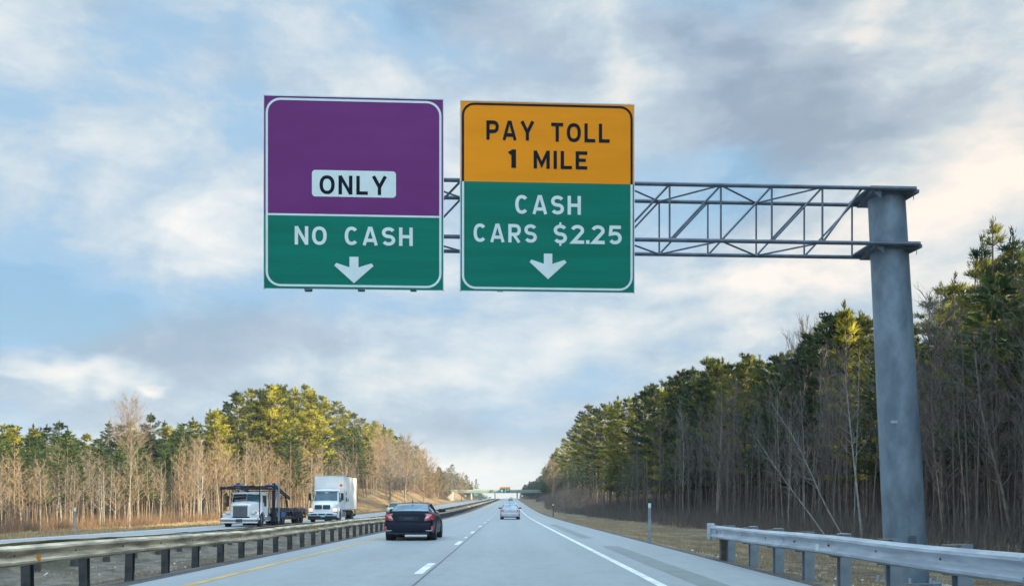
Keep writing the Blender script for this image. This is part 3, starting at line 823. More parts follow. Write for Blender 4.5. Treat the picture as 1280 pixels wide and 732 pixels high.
def sedan(label, paint, loc, rz=0, L=4.6, W=1.8, fast=True, detail=True, group=None, roofz=1.42, front=False, tyre=.33, glass='sky_glass', cat='car', tailw=1.0):
    """four-door car, nose towards local +y"""
    root = thing('car', label, cat, loc, rz, group)
    hw = W / 2; r0 = -L / 2
    # side profile: y, sill z, shoulder z, deck z, half-width factor
    st = [(r0 + .00, .42, .90, .955, .88), (r0 + .04, .30, .97, 1.02, .94), (r0 + .14, .26, 1.0, 1.045, .965), (r0 + .40, .22, .985, 1.055, .99),
          (r0 + .95, .20, .965, 1.06, 1.0), (-.6, .20, .94, 1.02, 1.0), (.3, .20, .925, 1.0, 1.0), (.95, .20, .91, .98, 1.0), (1.45, .21, .87, .93, .99),
          (L / 2 - .35, .23, .76, .81, .95), (L / 2 - .10, .26, .66, .70, .86), (L / 2, .34, .56, .58, .72)]
    rows_ = []
    for y_, zs0, zsh, zd, f_ in st:
        x_ = hw * f_; half = [(x_ * .80, zs0), (x_ * .96, zs0 + .05), (x_, zs0 + (zsh - zs0) * .38), (x_ * .995, zs0 + (zsh - zs0) * .62), (x_ * .965, zsh - .05), (x_ * .92, zsh), (x_ * .80, zd - .012), (x_ * .4, zd), (0, zd + .004)]
        rows_.append([(x, y_, z) for x, z in half] + [(-x, y_, z) for x, z in reversed(half[:-1])])
    b = MB(); b.grid(rows_); n = len(rows_[0])
    b.f.append(tuple(range(n))); b.f.append(tuple((len(st) - 1) * n + k for k in range(n)))
    for i in range(len(st) - 1): b.f.append((i * n, (i + 1) * n, (i + 1) * n + n - 1, i * n + n - 1))
    b.build('body', paint, root, smooth=True)
    # greenhouse
    gr = [(r0 + (.50 if fast else .72), 1.05, .82, .80), (r0 + (.95 if fast else 1.02), 1.235 if fast else 1.22, .80, .70), (r0 + 1.45, roofz - .06, .80, .64), (r0 + 1.95, roofz, .80, .62), (.35, roofz - .01, .80, .62), (.75, roofz - .10, .80, .645), (1.10, 1.16, .80, .71), (1.42, .95, .80, .78)]
    gr_rows = []
    for y_, zr_, wb, wt in gr:
        zb_ = .98 if y_ < .9 else .94
        wb_, wt_ = hw * wb * 1.1, hw * wt * 1.04
        half = [(wb_, zb_ - .02), (wb_ * .985, min(zb_ + .02, zr_)), (wt_, max(zr_ - .07, zb_)), (wt_ * .90, zr_ - .012), (wt_ * .45, zr_ + .010), (0, zr_ + .014)]
        gr_rows.append([(x, y_, z) for x, z in half] + [(-x, y_, z) for x, z in reversed(half[:-1])])
    nk = len(gr_rows[0]); sets = {'roof': [], 'rear_window': [], 'windshield': [], 'side_window': []}
    for i in range(len(gr) - 1):
        for k in range(nk - 1):
            side = k in (1, nk - 3); topf = 3 <= k <= nk - 5
            nm = 'roof'
            if side and 1 <= i <= 5: nm = 'side_window'
            if topf and i <= 1: nm = 'rear_window'
            if topf and i >= 5: nm = 'windshield'
            sets[nm].append((i, k))
    for nm, cells in sets.items():
        lr_ = [cells] if nm != 'side_window' else [[c_ for c_ in cells if c_[1] < nk / 2], [c_ for c_ in cells if c_[1] > nk / 2]]
        for cl_ in lr_:
            b = MB(); idx = {}
            for i, k in cl_:
                f_ = []
                for (ii, kk) in ((i, k), (i, k + 1), (i + 1, k + 1), (i + 1, k)):
                    if (ii, kk) not in idx: idx[(ii, kk)] = len(b.v); b.v.append(gr_rows[ii][kk])
                    f_.append(idx[(ii, kk)])
                b.f.append(tuple(f_))
            b.build(nm, paint if nm == 'roof' else M[glass] if nm == 'rear_window' else M['glass'], root, smooth=True)
    for sd in (-1, 1):          # pillars between the side windows
        b = MB()
        b.bar((sd * hw * .885, -.15, .99), (sd * hw * .665, -.15, roofz - .06), .05, .06)
        b.build('door_pillar', M['plastic'], root)
        b = MB(); b.box(min(sd * hw * .9, sd * (hw + .19)), max(sd * hw * .9, sd * (hw + .19)), .78, .92, 1.0, 1.13, .03)
        b.build('mirror', paint if not detail else M['plastic'], root)
        # door shut lines and handle
        for yy in (-.98, -.12, .82): MB().box(sd * hw * .998 - .004, sd * hw * .998 + .004, yy, yy + .012, .30, .90).build('door_gap', M['plastic'], root)
        for yy in (-.75, .1): MB().box(min(sd * (hw - .01), sd * (hw + .03)), max(sd * (hw - .01), sd * (hw + .03)), yy, yy + .18, .80, .83, .008).build('door_handle', paint, root)
        for yy in (-1.38, 1.40):
            y_ = yy * L / 4.6
            b = MB(); b.tube([(sd * (hw - .30), y_, tyre), (sd * (hw + .004), y_, tyre)], tyre + .055, 24); b.build('wheel_arch', M['plastic'], root)
            wheel_parts(root, sd * (hw - .10), y_, tyre, .23)
    if not front:
        rear = r0
        for sd in (-1, 1):       # tail lights: wrap-around upper bar with a lower hook and clear centre
            b = MB(); X = lambda f_: sd * hw * f_
            if fast:
                b.add([(X(.44), rear + .055, .985), (X(.70), rear + .00, .965), (X(.93), rear + .02, .93), (X(.955), rear + .10, .92), (X(.985), rear + .38, .90),
                       (X(.52), rear + .015, .93), (X(.72), rear - .03, .895), (X(.86), rear - .02, .87), (X(.98), rear + .10, .85), (X(.995), rear + .35, .85)],
                      [(0, 1, 6, 5), (1, 2, 7, 6), (2, 3, 8, 7), (3, 4, 9, 8)])
                b.add([(X(.86), rear - .022, .88), (X(.975), rear + .09, .86), (X(.97), rear + .06, .74), (X(.80), rear - .03, .73), (X(.62), rear - .035, .70), (X(.62), rear - .035, .755), (X(.76), rear - .035, .785)],
                      [(0, 1, 2, 3), (0, 3, 6), (3, 4, 5, 6)])
                b.add([(X(.975), rear + .10, .86), (X(.995), rear + .33, .86), (X(.985), rear + .22, .76), (X(.97), rear + .07, .74)], [(0, 1, 2, 3)])
                tl = b.build('tail_light', M['tail_red'], root)
                b = MB(); b.add([(X(.70), rear - .036, .89), (X(.84), rear - .026, .87), (X(.75), rear - .034, .79), (X(.62), rear - .036, .765)], [(0, 1, 2, 3)]); b.build('reversing_lamp', M['clear_lens'], tl)
            else:
                b.add([(X(.52), rear + .0, .92), (X(.80), rear + .0, .94), (X(.96), rear + .07, .95), (X(.985), rear + .30, .94), (X(.60), rear - .03, .78), (X(.80), rear - .03, .76), (X(.975), rear + .05, .76), (X(.99), rear + .22, .78)],
                      [(0, 1, 5, 4), (1, 2, 6, 5), (2, 3, 7, 6)]); b.build('tail_light', M['tail_red'], root)
            b = MB(); b.box(min(X(.88), X(.96)), max(X(.88), X(.96)), rear - .005, rear + .03, .40, .52); b.build('bumper_reflector', M['red_glow'], root)
            b = MB(); b.box(min(X(.66), X(.92)), max(X(.66), X(.92)), rear - .012, rear + .02, .355, .375); b.build('exhaust_trim', M['chrome'], root) if fast else None
        b = MB()                 # bumper: a fuller lower band
        rows_ = []
        for z_, f_, d_ in ((.24, .80, .10), (.30, .88, .0), (.40, .93, -.035), (.58, .95, -.04), (.66, .955, -.02), (.69, .93, .02)):
            row = [(hw * f_ * 1.0, rear + .45, z_), (hw * f_, rear + .16 + max(d_, 0), z_)]
            for u in (.9, .6, .3, 0, -.3, -.6, -.9): row.append((hw * f_ * u, rear + d_ + .03 * abs(u) ** 4, z_))
            row += [(-hw * f_, rear + .16 + max(d_, 0), z_), (-hw * f_, rear + .45, z_)]
            rows_.append(row)
        b.grid(rows_); b.build('bumper', paint, root, smooth=True)
        MB().box(-hw * .80, hw * .80, rear + .01, rear + .10, .22, .36, .02).build('diffuser', M['plastic'], root)
        # boot lid: panel line, spoiler lip and recessed licence plate
        b = MB(); b.add([(-hw * .72, rear - .012, .93), (hw * .72, rear - .012, .93), (hw * .58, rear - .022, .69), (-hw * .58, rear - .022, .69)], [(0, 1, 2, 3)])
        bl = b.build('boot_lid', paint, root)
        MB().box(-hw * .40, hw * .40, rear - .028, rear - .021, .72, .86, .003).build('plate_recess', M['plastic'] if fast else paint, bl)
        MB().box(-.155, .155, rear - .034, rear - .029, .735, .845).build('licence_plate', M['plate_dark'] if fast else M['plate'], bl)
        b = MB(); b.box(-hw * .78, hw * .78, rear + .03, rear + .16, 1.02, 1.052, .012); b.build('spoiler', paint, root)
        MB().tube([(0, r0 + 1.35, roofz - .01), (0, r0 + 1.25, roofz + .09)], [.025, .01], 8).build('antenna', M['plastic'], root)
        MB().box(-.18, .18, r0 + 1.02, r0 + 1.05, 1.20, 1.225).build('brake_lamp', M['tail_red'], root)
    else:
        f0 = L / 2
        for sd in (-1, 1):
            b = MB(); b.box(min(sd * hw * .5, sd * hw * .86), max(sd * hw * .5, sd * hw * .86), f0 - .28, f0 - .02, .60, .74, .03); b.build('headlight', M['clear_lens'], root)
        MB().box(-hw * .45, hw * .45, f0 - .06, f0 + .01, .42, .60, .02).build('grille', M['plastic'], root)
        MB().box(-hw * .7, hw * .7, f0 - .09, f0 + .02, .24, .36, .03).build('bumper', M['plastic'], root)
    return root


car1 = sedan('dark blue-black fastback sedan seen from behind in the left lane', M['black_paint'], (-3.44, 33.9, 0), R(0), L=4.6, W=1.78, roofz=1.37)
car2 = sedan('silver sedan seen from behind in the right lane ahead', M['silver_paint'], (.34, 83.2, .03), R(0), L=4.5, W=1.76, fast=False, roofz=1.45)
zz = float(zprof(425)); car3 = sedan('dark grey car, nearer of the two small cars far up the right lane', M['grey_paint'], (.35 + float(shift(425)), 425, zz), 0, fast=False)
zz = float(zprof(640)); car4 = sedan('pale car farthest up the right lane near the overpass', M['silver_paint'], (.3 + float(shift(640)), 640, zz), 0, fast=False)
zz = float(zprof(128)) - .10; car5 = sedan('pale yellow-green car coming towards the camera, mostly hidden by the dark sedan', M['lime_paint'], (-16.0, 128, zz), R(180), L=4.6, W=1.9, fast=False, front=True, roofz=1.62)
for k, (x, y, c_, lb) in enumerate([(-14.2, 610, 'white_paint', 'tiny white car left of two under the overpass on the opposite carriageway'), (-17.6, 520, 'grey_paint', 'tiny dark car on the opposite carriageway before the overpass')]):
    sedan(lb, M[c_], (x + float(shift(y)), y, float(zprof(y)) - .1), R(180), L=4.8, W=1.9, fast=False, front=True, roofz=1.8)


def truck_base(root, paint, z0=.55):
    pass


def box_truck():
    # nose towards local -y (facing the camera); origin on the ground under the front axle
    root = thing('box_truck', 'white box truck facing the camera with a red diamond placard on its tall box', 'truck', (-14.6, 72.4, -.10), R(-.3))
    # cargo box
    bx = MB().box(-1.24, 1.24, 1.55, 7.3, 1.08, 3.86, .03).build('cargo_box', M['box_white'], root)
    for x in (-1.245, 1.245):
        for z in (1.06, 3.84): MB().box(x - .02, x + .02, 1.6, 7.32, z, z + .06).build('edge_rail', M['chrome'], bx)
        for y in [2.2 + .6 * k for k in range(8)]: MB().box(x - .008, x + .008, y, y + .03, 1.12, 3.8).build('side_seam', M['box_white'], bx)
    for x in (-1.24, 1.18): MB().box(x, x + .06, 1.53, 1.56, 1.08, 3.86).build('corner_post', M['alu'], bx)
    MB().box(-1.24, 1.24, 1.53, 1.552, 3.80, 3.88).build('edge_rail', M['alu'], bx)
    for nm, P3_ in (('placard', [(.95, 1.535, 3.22), (1.10, 1.535, 3.07), (.95, 1.535, 2.92), (.80, 1.535, 3.07)]), ('placard', [(1.262, 2.2, 2.62), (1.262, 2.4, 2.42), (1.262, 2.2, 2.22), (1.262, 2.0, 2.42)])):
        b = MB(); b.add(P3_, [(0, 1, 2, 3)]); b.build(nm, M['placard'], bx)
    MB().box(1.262, 1.268, 2.0, 2.5, 1.75, 2.1).build('decal', M['plate_dark'], bx)
    MB().box(1.262, 1.268, 2.9, 3.2, 1.75, 2.0).build('decal', M['plate_dark'], bx)
    # cab: lofted sleeperless day cab
    rows_ = []
    for y_, zt_, xt, xb in ((-.02, 1.78, 1.02, 1.06), (.18, 2.1, .98, 1.08), (.46, 2.58, .93, 1.10), (.62, 2.68, .91, 1.10), (1.35, 2.74, .92, 1.10), (1.42, 2.70, .9, 1.08)):
        half = [(xb, .72), (xb, 1.65), (xt, zt_ - .08), (xt * .92, zt_), (0, zt_ + .03)]
        rows_.append([(x, y_, z) for x, z in half] + [(-x, y_, z) for x, z in reversed(half[:-1])])
    b = MB(); b.grid(rows_); n = 9; b.f.append(tuple(range(n))); b.f.append(tuple(5 * n + k for k in range(n)))
    cab = b.build('cab', M['white_paint'], root, smooth=True)
    b = MB(); b.add([(-.96, -.04, 1.80), (.96, -.04, 1.80), (.87, .40, 2.50), (-.87, .40, 2.50)], [(0, 1, 2, 3)]); b.build('windshield', M['pale_glass'], cab)
    MB().box(-1.0, 1.0, .30, .52, 2.56, 2.66, .03).build('sun_visor', M['white_paint'], cab)
    for sd in (-1, 1):
        b = MB(); b.add([(sd * 1.09, .15, 1.72), (sd * 1.09, 1.1, 1.72), (sd * .945, 1.1, 2.5), (sd * .955, .48, 2.45)], [(0, 1, 2, 3)]); b.build('side_window', M['glass'], cab)
        MB().box(min(sd * 1.2, sd * 1.42), max(sd * 1.2, sd * 1.42), .1, .18, 1.82, 2.42, .03).build('mirror', M['plastic'], cab)
        MB().bar((sd * 1.05, .2, 1.8), (sd * 1.25, .14, 1.9), .03, .03).build('mirror_arm', M['plastic'], cab)
    # hood: slopes down to a rounded nose with flared fenders
    rows_ = []
    for y_, zt_, xh, zb_ in ((.05, 1.80, 1.05, .80), (-.35, 1.74, .98, .80), (-.75, 1.66, .90, .80), (-1.05, 1.56, .82, .78), (-1.22, 1.38, .74, .78), (-1.27, 1.05, .70, .78)):
        half = [(xh + .02, zb_), (xh + .02, 1.25), (xh, zt_ - .22), (xh * .80, zt_ - .04), (xh * .4, zt_ + .02), (0, zt_ + .03)]
        rows_.append([(x, y_, z) for x, z in half] + [(-x, y_, z) for x, z in reversed(half[:-1])])
    b = MB(); b.grid(rows_); n = 11; b.f.append(tuple(5 * n + k for k in range(n)))
    hood = b.build('hood', M['white_paint'], root, smooth=True)
    for sd in (-1, 1):
        rows_ = []
        for k in range(9):
            a = R(-10 + 200 * k / 8); rows_.append([(sd * u, .0 - .66 * math.cos(a), .55 + .66 * math.sin(a) * 1.0) for u in (.75, 1.15, 1.21, 1.20)])
        MB().grid(rows_).build('fender', M['white_paint'], root, smooth=True)
        MB().box(min(sd * .74, sd * 1.17), max(sd * .74, sd * 1.17), -1.10, -.45, .80, 1.22, .12).build('fender_front', M['white_paint'], root, smooth=True)
        MB().box(min(sd * .80, sd * 1.12), max(sd * .80, sd * 1.12), -1.16, -1.02, .92, 1.18, .07).build('headlight', M['lamp_warm'], root, smooth=True)
        # grille half with bars
        gf = MB().box(min(sd * .04, sd * .62), max(sd * .04, sd * .62), -1.31, -1.24, 1.12, 1.46, .04).build('grille', M['hauler_blue'] if False else M['plate_dark'], root)
        for k in range(4): MB().box(min(sd * .08, sd * .58), max(sd * .08, sd * .58), -1.325, -1.312, 1.17 + .075 * k, 1.185 + .075 * k).build('bar', M['grey_paint'], gf)
    MB().box(-1.16, 1.16, -1.46, -1.22, .56, .84, .06).build('bumper', M['alu'], root)
    for u in (-.9, -.28, .34): MB().box(u, u + .52, -1.475, -1.462, .66, .76, .005).build('bumper_slot', M['plastic'], root)
    MB().box(-1.14, 1.14, -1.35, -1.15, .28, .56, .03).build('air_dam', M['plastic'], root)
    MB().box(-.10, .24, -1.50, -1.48, .50, .66).build('licence_plate', M['plate'], root)
    # chassis and wheels
    b = MB(); b.box(-.45, -.37, -1.0, 7.1, .62, .86); b.box(.37, .45, -1.0, 7.1, .62, .86); b.build('chassis', M['plastic'], root)
    MB().box(-1.12, 1.12, 7.0, 7.12, .50, .66).build('rear_guard', M['plastic'], root)
    for x in (-1.2, 1.12):
        MB().box(x, x + .08, 6.9, 6.98, .5, 1.08).build('mudflap_post', M['plastic'], root)
    MB().box(.62, 1.14, 1.7, 2.9, .45, .95, .08).build('fuel_tank', M['chrome'], root)
    MB().box(-1.14, -.62, 1.7, 2.5, .45, .95, .05).build('step_box', M['plastic'], root)
    MB().box(.55, 1.12, 3.4, 5.3, .62, 1.02).build('underbody', M['plastic'], root)
    for sd in (-1, 1):
        wheel_parts(root, sd * 1.03, 0, .50, .26); wheel_parts(root, sd * 1.06, 5.5, .50, .26); wheel_parts(root, sd * .76, 5.5, .50, .26)
    return root


def car_hauler():
    root = thing('car_hauler', 'white conventional cab truck with an empty dark car-carrier rack and trailer', 'truck', (-17.0, 58.2, -.13), R(.7))
    # cab
    rows_ = []
    for y_, zt_, xt, xb in ((.45, 1.62, .98, 1.02), (.55, 1.95, .96, 1.03), (.70, 2.20, .93, 1.03), (.85, 2.27, .92, 1.03), (1.9, 2.30, .94, 1.03), (1.95, 2.26, .92, 1.02)):
        half = [(xb, .75), (xb, 1.55), (xt, zt_ - .06), (xt * .93, zt_), (0, zt_ + .02)]
        rows_.append([(x, y_, z) for x, z in half] + [(-x, y_, z) for x, z in reversed(half[:-1])])
    b = MB(); b.grid(rows_); n = 9; b.f.append(tuple(range(n))); b.f.append(tuple(5 * n + k for k in range(n)))
    cab = b.build('cab', M['white_paint'], root, smooth=True)
    for sd in (-1, 1):
        b = MB(); b.add([(sd * .03, .36, 1.66), (sd * .93, .38, 1.66), (sd * .87, .57, 2.14), (sd * .03, .55, 2.16)], [(0, 1, 2, 3)]); b.build('windshield', M['glass'] if sd < 0 else M['pale_glass'], cab)
        b = MB(); b.add([(sd * 1.036, .62, 1.6), (sd * 1.036, 1.5, 1.6), (sd * .97, 1.5, 2.1), (sd * .98, .75, 2.08)], [(0, 1, 2, 3)]); b.build('side_window', M['glass'], cab)
        MB().box(min(sd * 1.15, sd * 1.30), max(sd * 1.15, sd * 1.30), .40, .48, 1.35, 2.05, .02).build('mirror', M['plastic'], cab)
        MB().tube([(sd * 1.1, 2.05, .9), (sd * 1.1, 2.05, 2.5)], .06, 10).build('exhaust_stack', M['chrome'], root)
    MB().box(-.95, .95, .35, .62, 2.17, 2.24, .02).build('sun_visor', M['alu'], cab)
    # long square hood with a tall grille
    rows_ = []
    for y_, zt_, xh in ((.52, 1.70, .86), (.0, 1.66, .80), (-.6, 1.60, .68), (-.92, 1.55, .58), (-1.0, 1.46, .55)):
        half = [(xh, .72), (xh, 1.3), (xh * .98, zt_ - .12), (xh * .82, zt_ - .01), (0, zt_ + .03)]
        rows_.append([(x, y_, z) for x, z in half] + [(-x, y_, z) for x, z in reversed(half[:-1])])
    b = MB(); b.grid(rows_); b.f.append(tuple(4 * 9 + k for k in range(9))); b.build('hood', M['white_paint'], root, smooth=True)
    gr = MB().box(-.46, .46, -1.06, -.98, .68, 1.40, .03).build('grille', M['grey_paint'], root)
    for k in range(12): MB().box(-.41 + .072 * k, -.385 + .072 * k, -1.08, -1.06, .72, 1.37).build('grille_bar', M['plastic'], gr)
    MB().box(-.50, .50, -1.05, -.97, 1.39, 1.44).build('grille_surround', M['chrome'], gr)
    for sd in (-1, 1):
        rows_ = []
        for k in range(9):
            a = R(0 + 175 * k / 8); rows_.append([(sd * u, -.15 - .72 * math.cos(a), .50 + .52 * math.sin(a)) for u in (.5, .8, 1.16, 1.20)])
        MB().grid(rows_).build('fender', M['white_paint'], root, smooth=True)
        MB().box(min(sd * .52, sd * 1.18), max(sd * .52, sd * 1.18), -.90, -.70, .48, .86, .05).build('fender_front', M['white_paint'], root)
        MB().box(min(sd * .64, sd * .98), max(sd * .64, sd * .98), -1.02, -.86, .86, 1.05, .05).build('headlight', M['clear_lens'], root)
        MB().box(min(sd * .92, sd * 1.05), max(sd * .92, sd * 1.05), -1.03, -.9, .90, 1.04, .03).build('turn_signal', M['amber'], root)
        wheel_parts(root, sd * 1.02, -.15, .48, .27)
        for yy in (4.2, 5.4): wheel_parts(root, sd * .98, yy, .46, .5)
        for yy in (10.4, 11.5): wheel_parts(root, sd * .98, yy, .42, .5)
    b = MB().box(-1.20, 1.20, -1.30, -1.12, .28, .62, .04).build('bumper', M['chrome'], root)
    MB().box(-1.19, 1.19, -1.315, -1.302, .41, .49).build('bumper_stripe', M['plastic'], b)
    MB().box(-.2, .2, -1.33, -1.316, .34, .56, .01).build('tow_plate', M['plate_dark'], b)
    b = MB(); b.box(-.45, -.35, -.9, 6., .55, .8); b.box(.35, .45, -.9, 6., .55, .8); b.build('chassis', M['hauler_frame'], root)
    MB().box(.70, 1.16, 1.1, 2.3, .38, .78, .1).build('fuel_tank', M['chrome'], root)
    # head rack over the cab
    b = MB()
    for sd in (-1, 1):
        b.bar((sd * 1.22, -1.05, 2.55), (sd * 1.22, 2.6, 2.52), .12, .14); b.bar((sd * 1.22, -1.0, .62), (sd * 1.22, -.95, 2.6), .06, .06)
    for yy in (-1.05, -.2, .8, 1.8, 2.6): b.bar((-1.22, yy, 2.52), (1.22, yy, 2.52), .10, .08)
    b.bar((-1.25, -1.1, 2.42), (-.3, -1.0, 2.62), .3, .07); b.bar((.0, -.6, 2.60), (1.2, .6, 2.62), .3, .06); b.bar((-1.2, .2, 2.62), (.4, .9, 2.70), .4, .08); b.bar((.3, 1.4, 2.66), (1.2, 2.2, 2.72), .5, .09)
    b.build('head_rack', M['hauler_frame'], root)
    MB().box(-.46, -.06, -.95, -.6, 2.60, 2.76, .05).build('winch_box', M['hauler_blue'], root)
    MB().box(-.30, -.05, -1.0, -.94, 2.44, 2.58).build('warning_lamp', M['amber'], root)
    MB().box(.7, 1.25, 2.4, 2.8, 2.66, 2.84, .03).build('winch_box', M['hauler_blue'], root)
    # tall hydraulic posts at the rear of the tractor
    for x, y in ((1.22, 2.7), (1.22, 3.9), (-1.22, 2.7), (-1.22, 3.9)):
        MB().box(x - .09, x + .09, y - .1, y + .1, .35, 2.95).build('rack_post', M['hauler_frame'] if y < 3 else M['post_galv'], root)
    b = MB()
    for sd in (-1, 1):
        b.bar((sd * 1.2, 2.8, 2.8), (sd * 1.2, 7.4, 1.95), .10, .22); b.bar((sd * 1.2, 6.2, 2.1), (sd * 1.2, 7.0, .9), .10, .10)
    for k in range(6): b.bar((-1.2, 3.2 + .8 * k, 2.72 - .147 * k), (1.2, 3.2 + .8 * k, 2.72 - .147 * k), .25, .06)
    b.build('tilted_ramp', M['hauler_frame'], root)
    b = MB()
    for sd in (-1, 1):
        b.box(sd * 1.2 - .05, sd * 1.2 + .05, 2.7, 13., 1.02, 1.26); b.box(sd * 1.2 - .05, sd * 1.2 + .05, 4.5, 13, .48, .62)
        for k in range(7): b.bar((sd * 1.2, 5.2 + 1.1 * k, .55), (sd * 1.2, 5.75 + 1.1 * k, 1.1), .08, .07); b.bar((sd * 1.2, 6.3 + 1.1 * k, .55), (sd * 1.2, 5.75 + 1.1 * k, 1.1), .08, .07)
    for k in range(13): b.bar((-1.2, 3. + .78 * k, 1.06), (1.2, 3. + .78 * k, 1.06), .3, .06)
    b.box(-1.1, 1.1, 5, 12.5, .42, .50); b.box(-.9, .9, 4.2, 12.8, .62, .98)
    b.build('trailer_frame', M['hauler_frame'], root)
    for k in range(3): MB().bar((1.27, 6.2 + 2.6 * k, 1.30), (1.27, 8.0 + 2.6 * k, 1.18), .05, .07).build('wheel_ramp', M['grey_paint'], root)
    MB().box(1.13, 1.26, 4.7, 5.9, .62, 1.0).build('tool_box', M['hauler_blue'], root)
    return root


box_truck(); car_hauler()

# ------------------------------------------------------------------ overpass with its sign
BY = 700.0; bs = float(shift(BY)); bz = float(zprof(BY))
bX = lambda px, Y=BY: (px - CX) * Y / F
bZ = lambda py, Y=BY: CAMZ + (CY - py) * Y / F
ov = thing('overpass', 'pale green steel girder bridge crossing the highway in the distance', 'bridge', (0, BY, 0))
gt, gb_ = bZ(612.3), bZ(615.6)
xL, xR = bX(556), bX(684)
# visible girders: one part per span
sp_px = [556, 589.5, 618.7, 646.5, 684]
for a, c_ in zip(sp_px[:-1], sp_px[1:]):
    MB().box(bX(a) + .05, bX(c_) - .05, -5, -4.4, gb_, gt - .5).build('girder', M['bridge_green'], ov)
    MB().box(bX(a) + .05, bX(c_) - .05, 4.4, 5, gb_, gt - .5).build('girder', M['bridge_green'], ov)
MB().box(xL - 14, xR + 14, -5.4, 5.4, gt - .49, gt - .1).build('deck', M['pale_concrete'], ov)
for y_ in (-5.4, 5.2): MB().box(xL - 14, xR + 14, y_, y_ + .2, gt - .09, gt + .35).build('parapet', M['bridge_green'], ov)
pe = MB().box(-.5, .5, -4, 4, 0, 1).mesh('pier', M['pale_concrete'])
for px in (589.5, 646.5): 
    x_ = bX(px); g0 = float(zground(x_, BY)) - .5; o = obj('pier', pe, ov, (x_, 0, g0)); o.scale = (1, 1, gb_ - g0 - .003)
x_ = bX(618.7); g0 = float(zground(x_, BY)) - .5; MB().box(x_ - .35, x_ + .35, -4, 4, g0, gb_ - .003).build('pier', M['concrete'], ov)
for px, dd in ((563, -1.8), (683, 1.8)):
    x_ = bX(px); MB().prism([(x_ - 1., gb_ - .003), (x_ + 1., gb_ - .003), (x_ + .7 + dd * -.0 + (-dd if dd < 0 else -dd) * 0 + dd, bz - 1.), (x_ - .7 + dd, bz - 1.)], 'y', -5, 5).build('abutment', M['pale_concrete'], ov)
s3 = thing('highway_sign', 'small orange-topped green sign mounted on the distant overpass', 'road sign', (0, BY - 5.7, 0))
Yb = BY - 5.7
MB().box(bX(624.6, Yb), bX(637.6, Yb), 0, .12, bZ(615.4, Yb), bZ(610.0, Yb)).build('green_panel', M['green'], s3)
MB().box(bX(624.6, Yb), bX(637.6, Yb), 0, .12, bZ(610.0, Yb) + .01, bZ(608.0, Yb)).build('orange_panel', M['orange'], s3)
for a, c_, t_, u_ in ((626, 628.6, 611.2, 614.6), (631.2, 632, 610.4, 615.2), (632.8, 636.6, 611.2, 612.2)):
    MB().box(bX(a, Yb), bX(c_, Yb), -.03, -.004, bZ(u_, Yb), bZ(t_, Yb)).build('legend', M['white_print'], s3)
b = MB()
for px in (626, 636): b.box(bX(px) - .1, bX(px) + .1, .125, .25, bZ(615, Yb), bZ(608.5, Yb))
b.build('bracket', M['truss'], s3)
for px in (627, 635): MB().box(bX(px, Yb) - .08, bX(px, Yb) + .08, .13, .28, gt - .1, gt + .1).build('clamp', M['truss'], s3)
# concrete wall left of the bridge
wl = thing('retaining_wall', 'pale concrete wall left of the distant overpass', 'wall', (0, 640, 0))
for k in range(6):
    x0 = bX(541, 640) + k * 2.5; MB().box(x0 + .03, x0 + 2.47, 0, .4, float(zground(x0, 640)) - 1, bZ(614.6, 640)).build('wall_panel', M['pale_concrete'], wl)


def road_sign(label, px, ytop, ybot, pxw, Y, m, base=None):
    x_ = bX(px, Y); w_ = pxw * Y / F; g0 = float(zground(x_, Y)) - .1
    r_ = thing('road_sign', label, 'road sign', (x_, Y, g0))
    MB().box(-w_ / 2, w_ / 2, -.03, 0, bZ(ybot, Y) - g0, bZ(ytop, Y) - g0).build('sign_face', m, r_)
    for sx in (-.35, .35): MB().box(sx * w_ - .05, sx * w_ + .05, .003, .08, 0, bZ(ytop, Y) - g0 - .1).build('post', M['galv'], r_)


road_sign('tiny white sign right of the road by the overpass pier', 652.8, 618.3, 620.3, 2.2, 520, M['box_white'])
road_sign('pale blue sign seen under the overpass left of the median', 595, 616.4, 619.3, 4.4, 560, M['plate'])
road_sign('small white sign left of the opposite carriageway under the bridge end', 582, 618.2, 620.4, 1.8, 500, M['box_white'])
up = thing('utility_pole', 'slim pale pole standing among trees left of the overpass', 'pole', (bX(548, 420), 420, float(zground(bX(548, 420), 420))))
MB().tube([(0, 0, -.3), (0, 0, 9.2)], [.16, .10], 8).build('shaft', M['pale_concrete'], up); MB().bar((-.9, 0, 8.6), (.9, 0, 8.6), .1, .12).build('crossarm', M['wood_block'], up)


def delineator(label, px, Y, ytop, m_post, wd=.09):
    x_ = bX(px, Y); g0 = float(zground(x_, Y)) - .12; h = bZ(ytop, Y) - g0
    r_ = thing('marker_post', label, 'marker post', (x_, Y, g0))
    b = MB(); b.box(-wd / 2, wd / 2, -.012, .0, 0, h - .17); b.box(-wd / 2, -wd / 2 + .012, .001, .035, 0, h - .17); b.box(wd / 2 - .012, wd / 2, .001, .035, 0, h - .17); b.build('post', m_post, r_)
    MB().box(-wd * .55, wd * .55, -.016, .004, h - .165, h, .01).build('reflector', M['white_print'], r_)


delineator('nearer white-topped marker post on the right verge', 812, 31.0, 628.4, M['post_galv'], .09)
delineator('farther white-topped marker post on the right verge', 691.5, 104, 629.6, M['old_post'], .13)
delineator('thin grey marker post left of the opposite carriageway, near the left edge', 93.5, 41.5, 634, M['post_galv'], .07)

# ------------------------------------------------------------------ trees
def jit(a): return rnd.uniform(-a, a)


def crossed(b, p, d, ln, wd):
    """one needle-spray triangle pair along d"""
    s_ = d.cross(Vector((jit(1), jit(1), jit(1)))).normalized() * wd
    b.add([p - s_, p + s_, p + d * ln], [(0, 1, 2)])


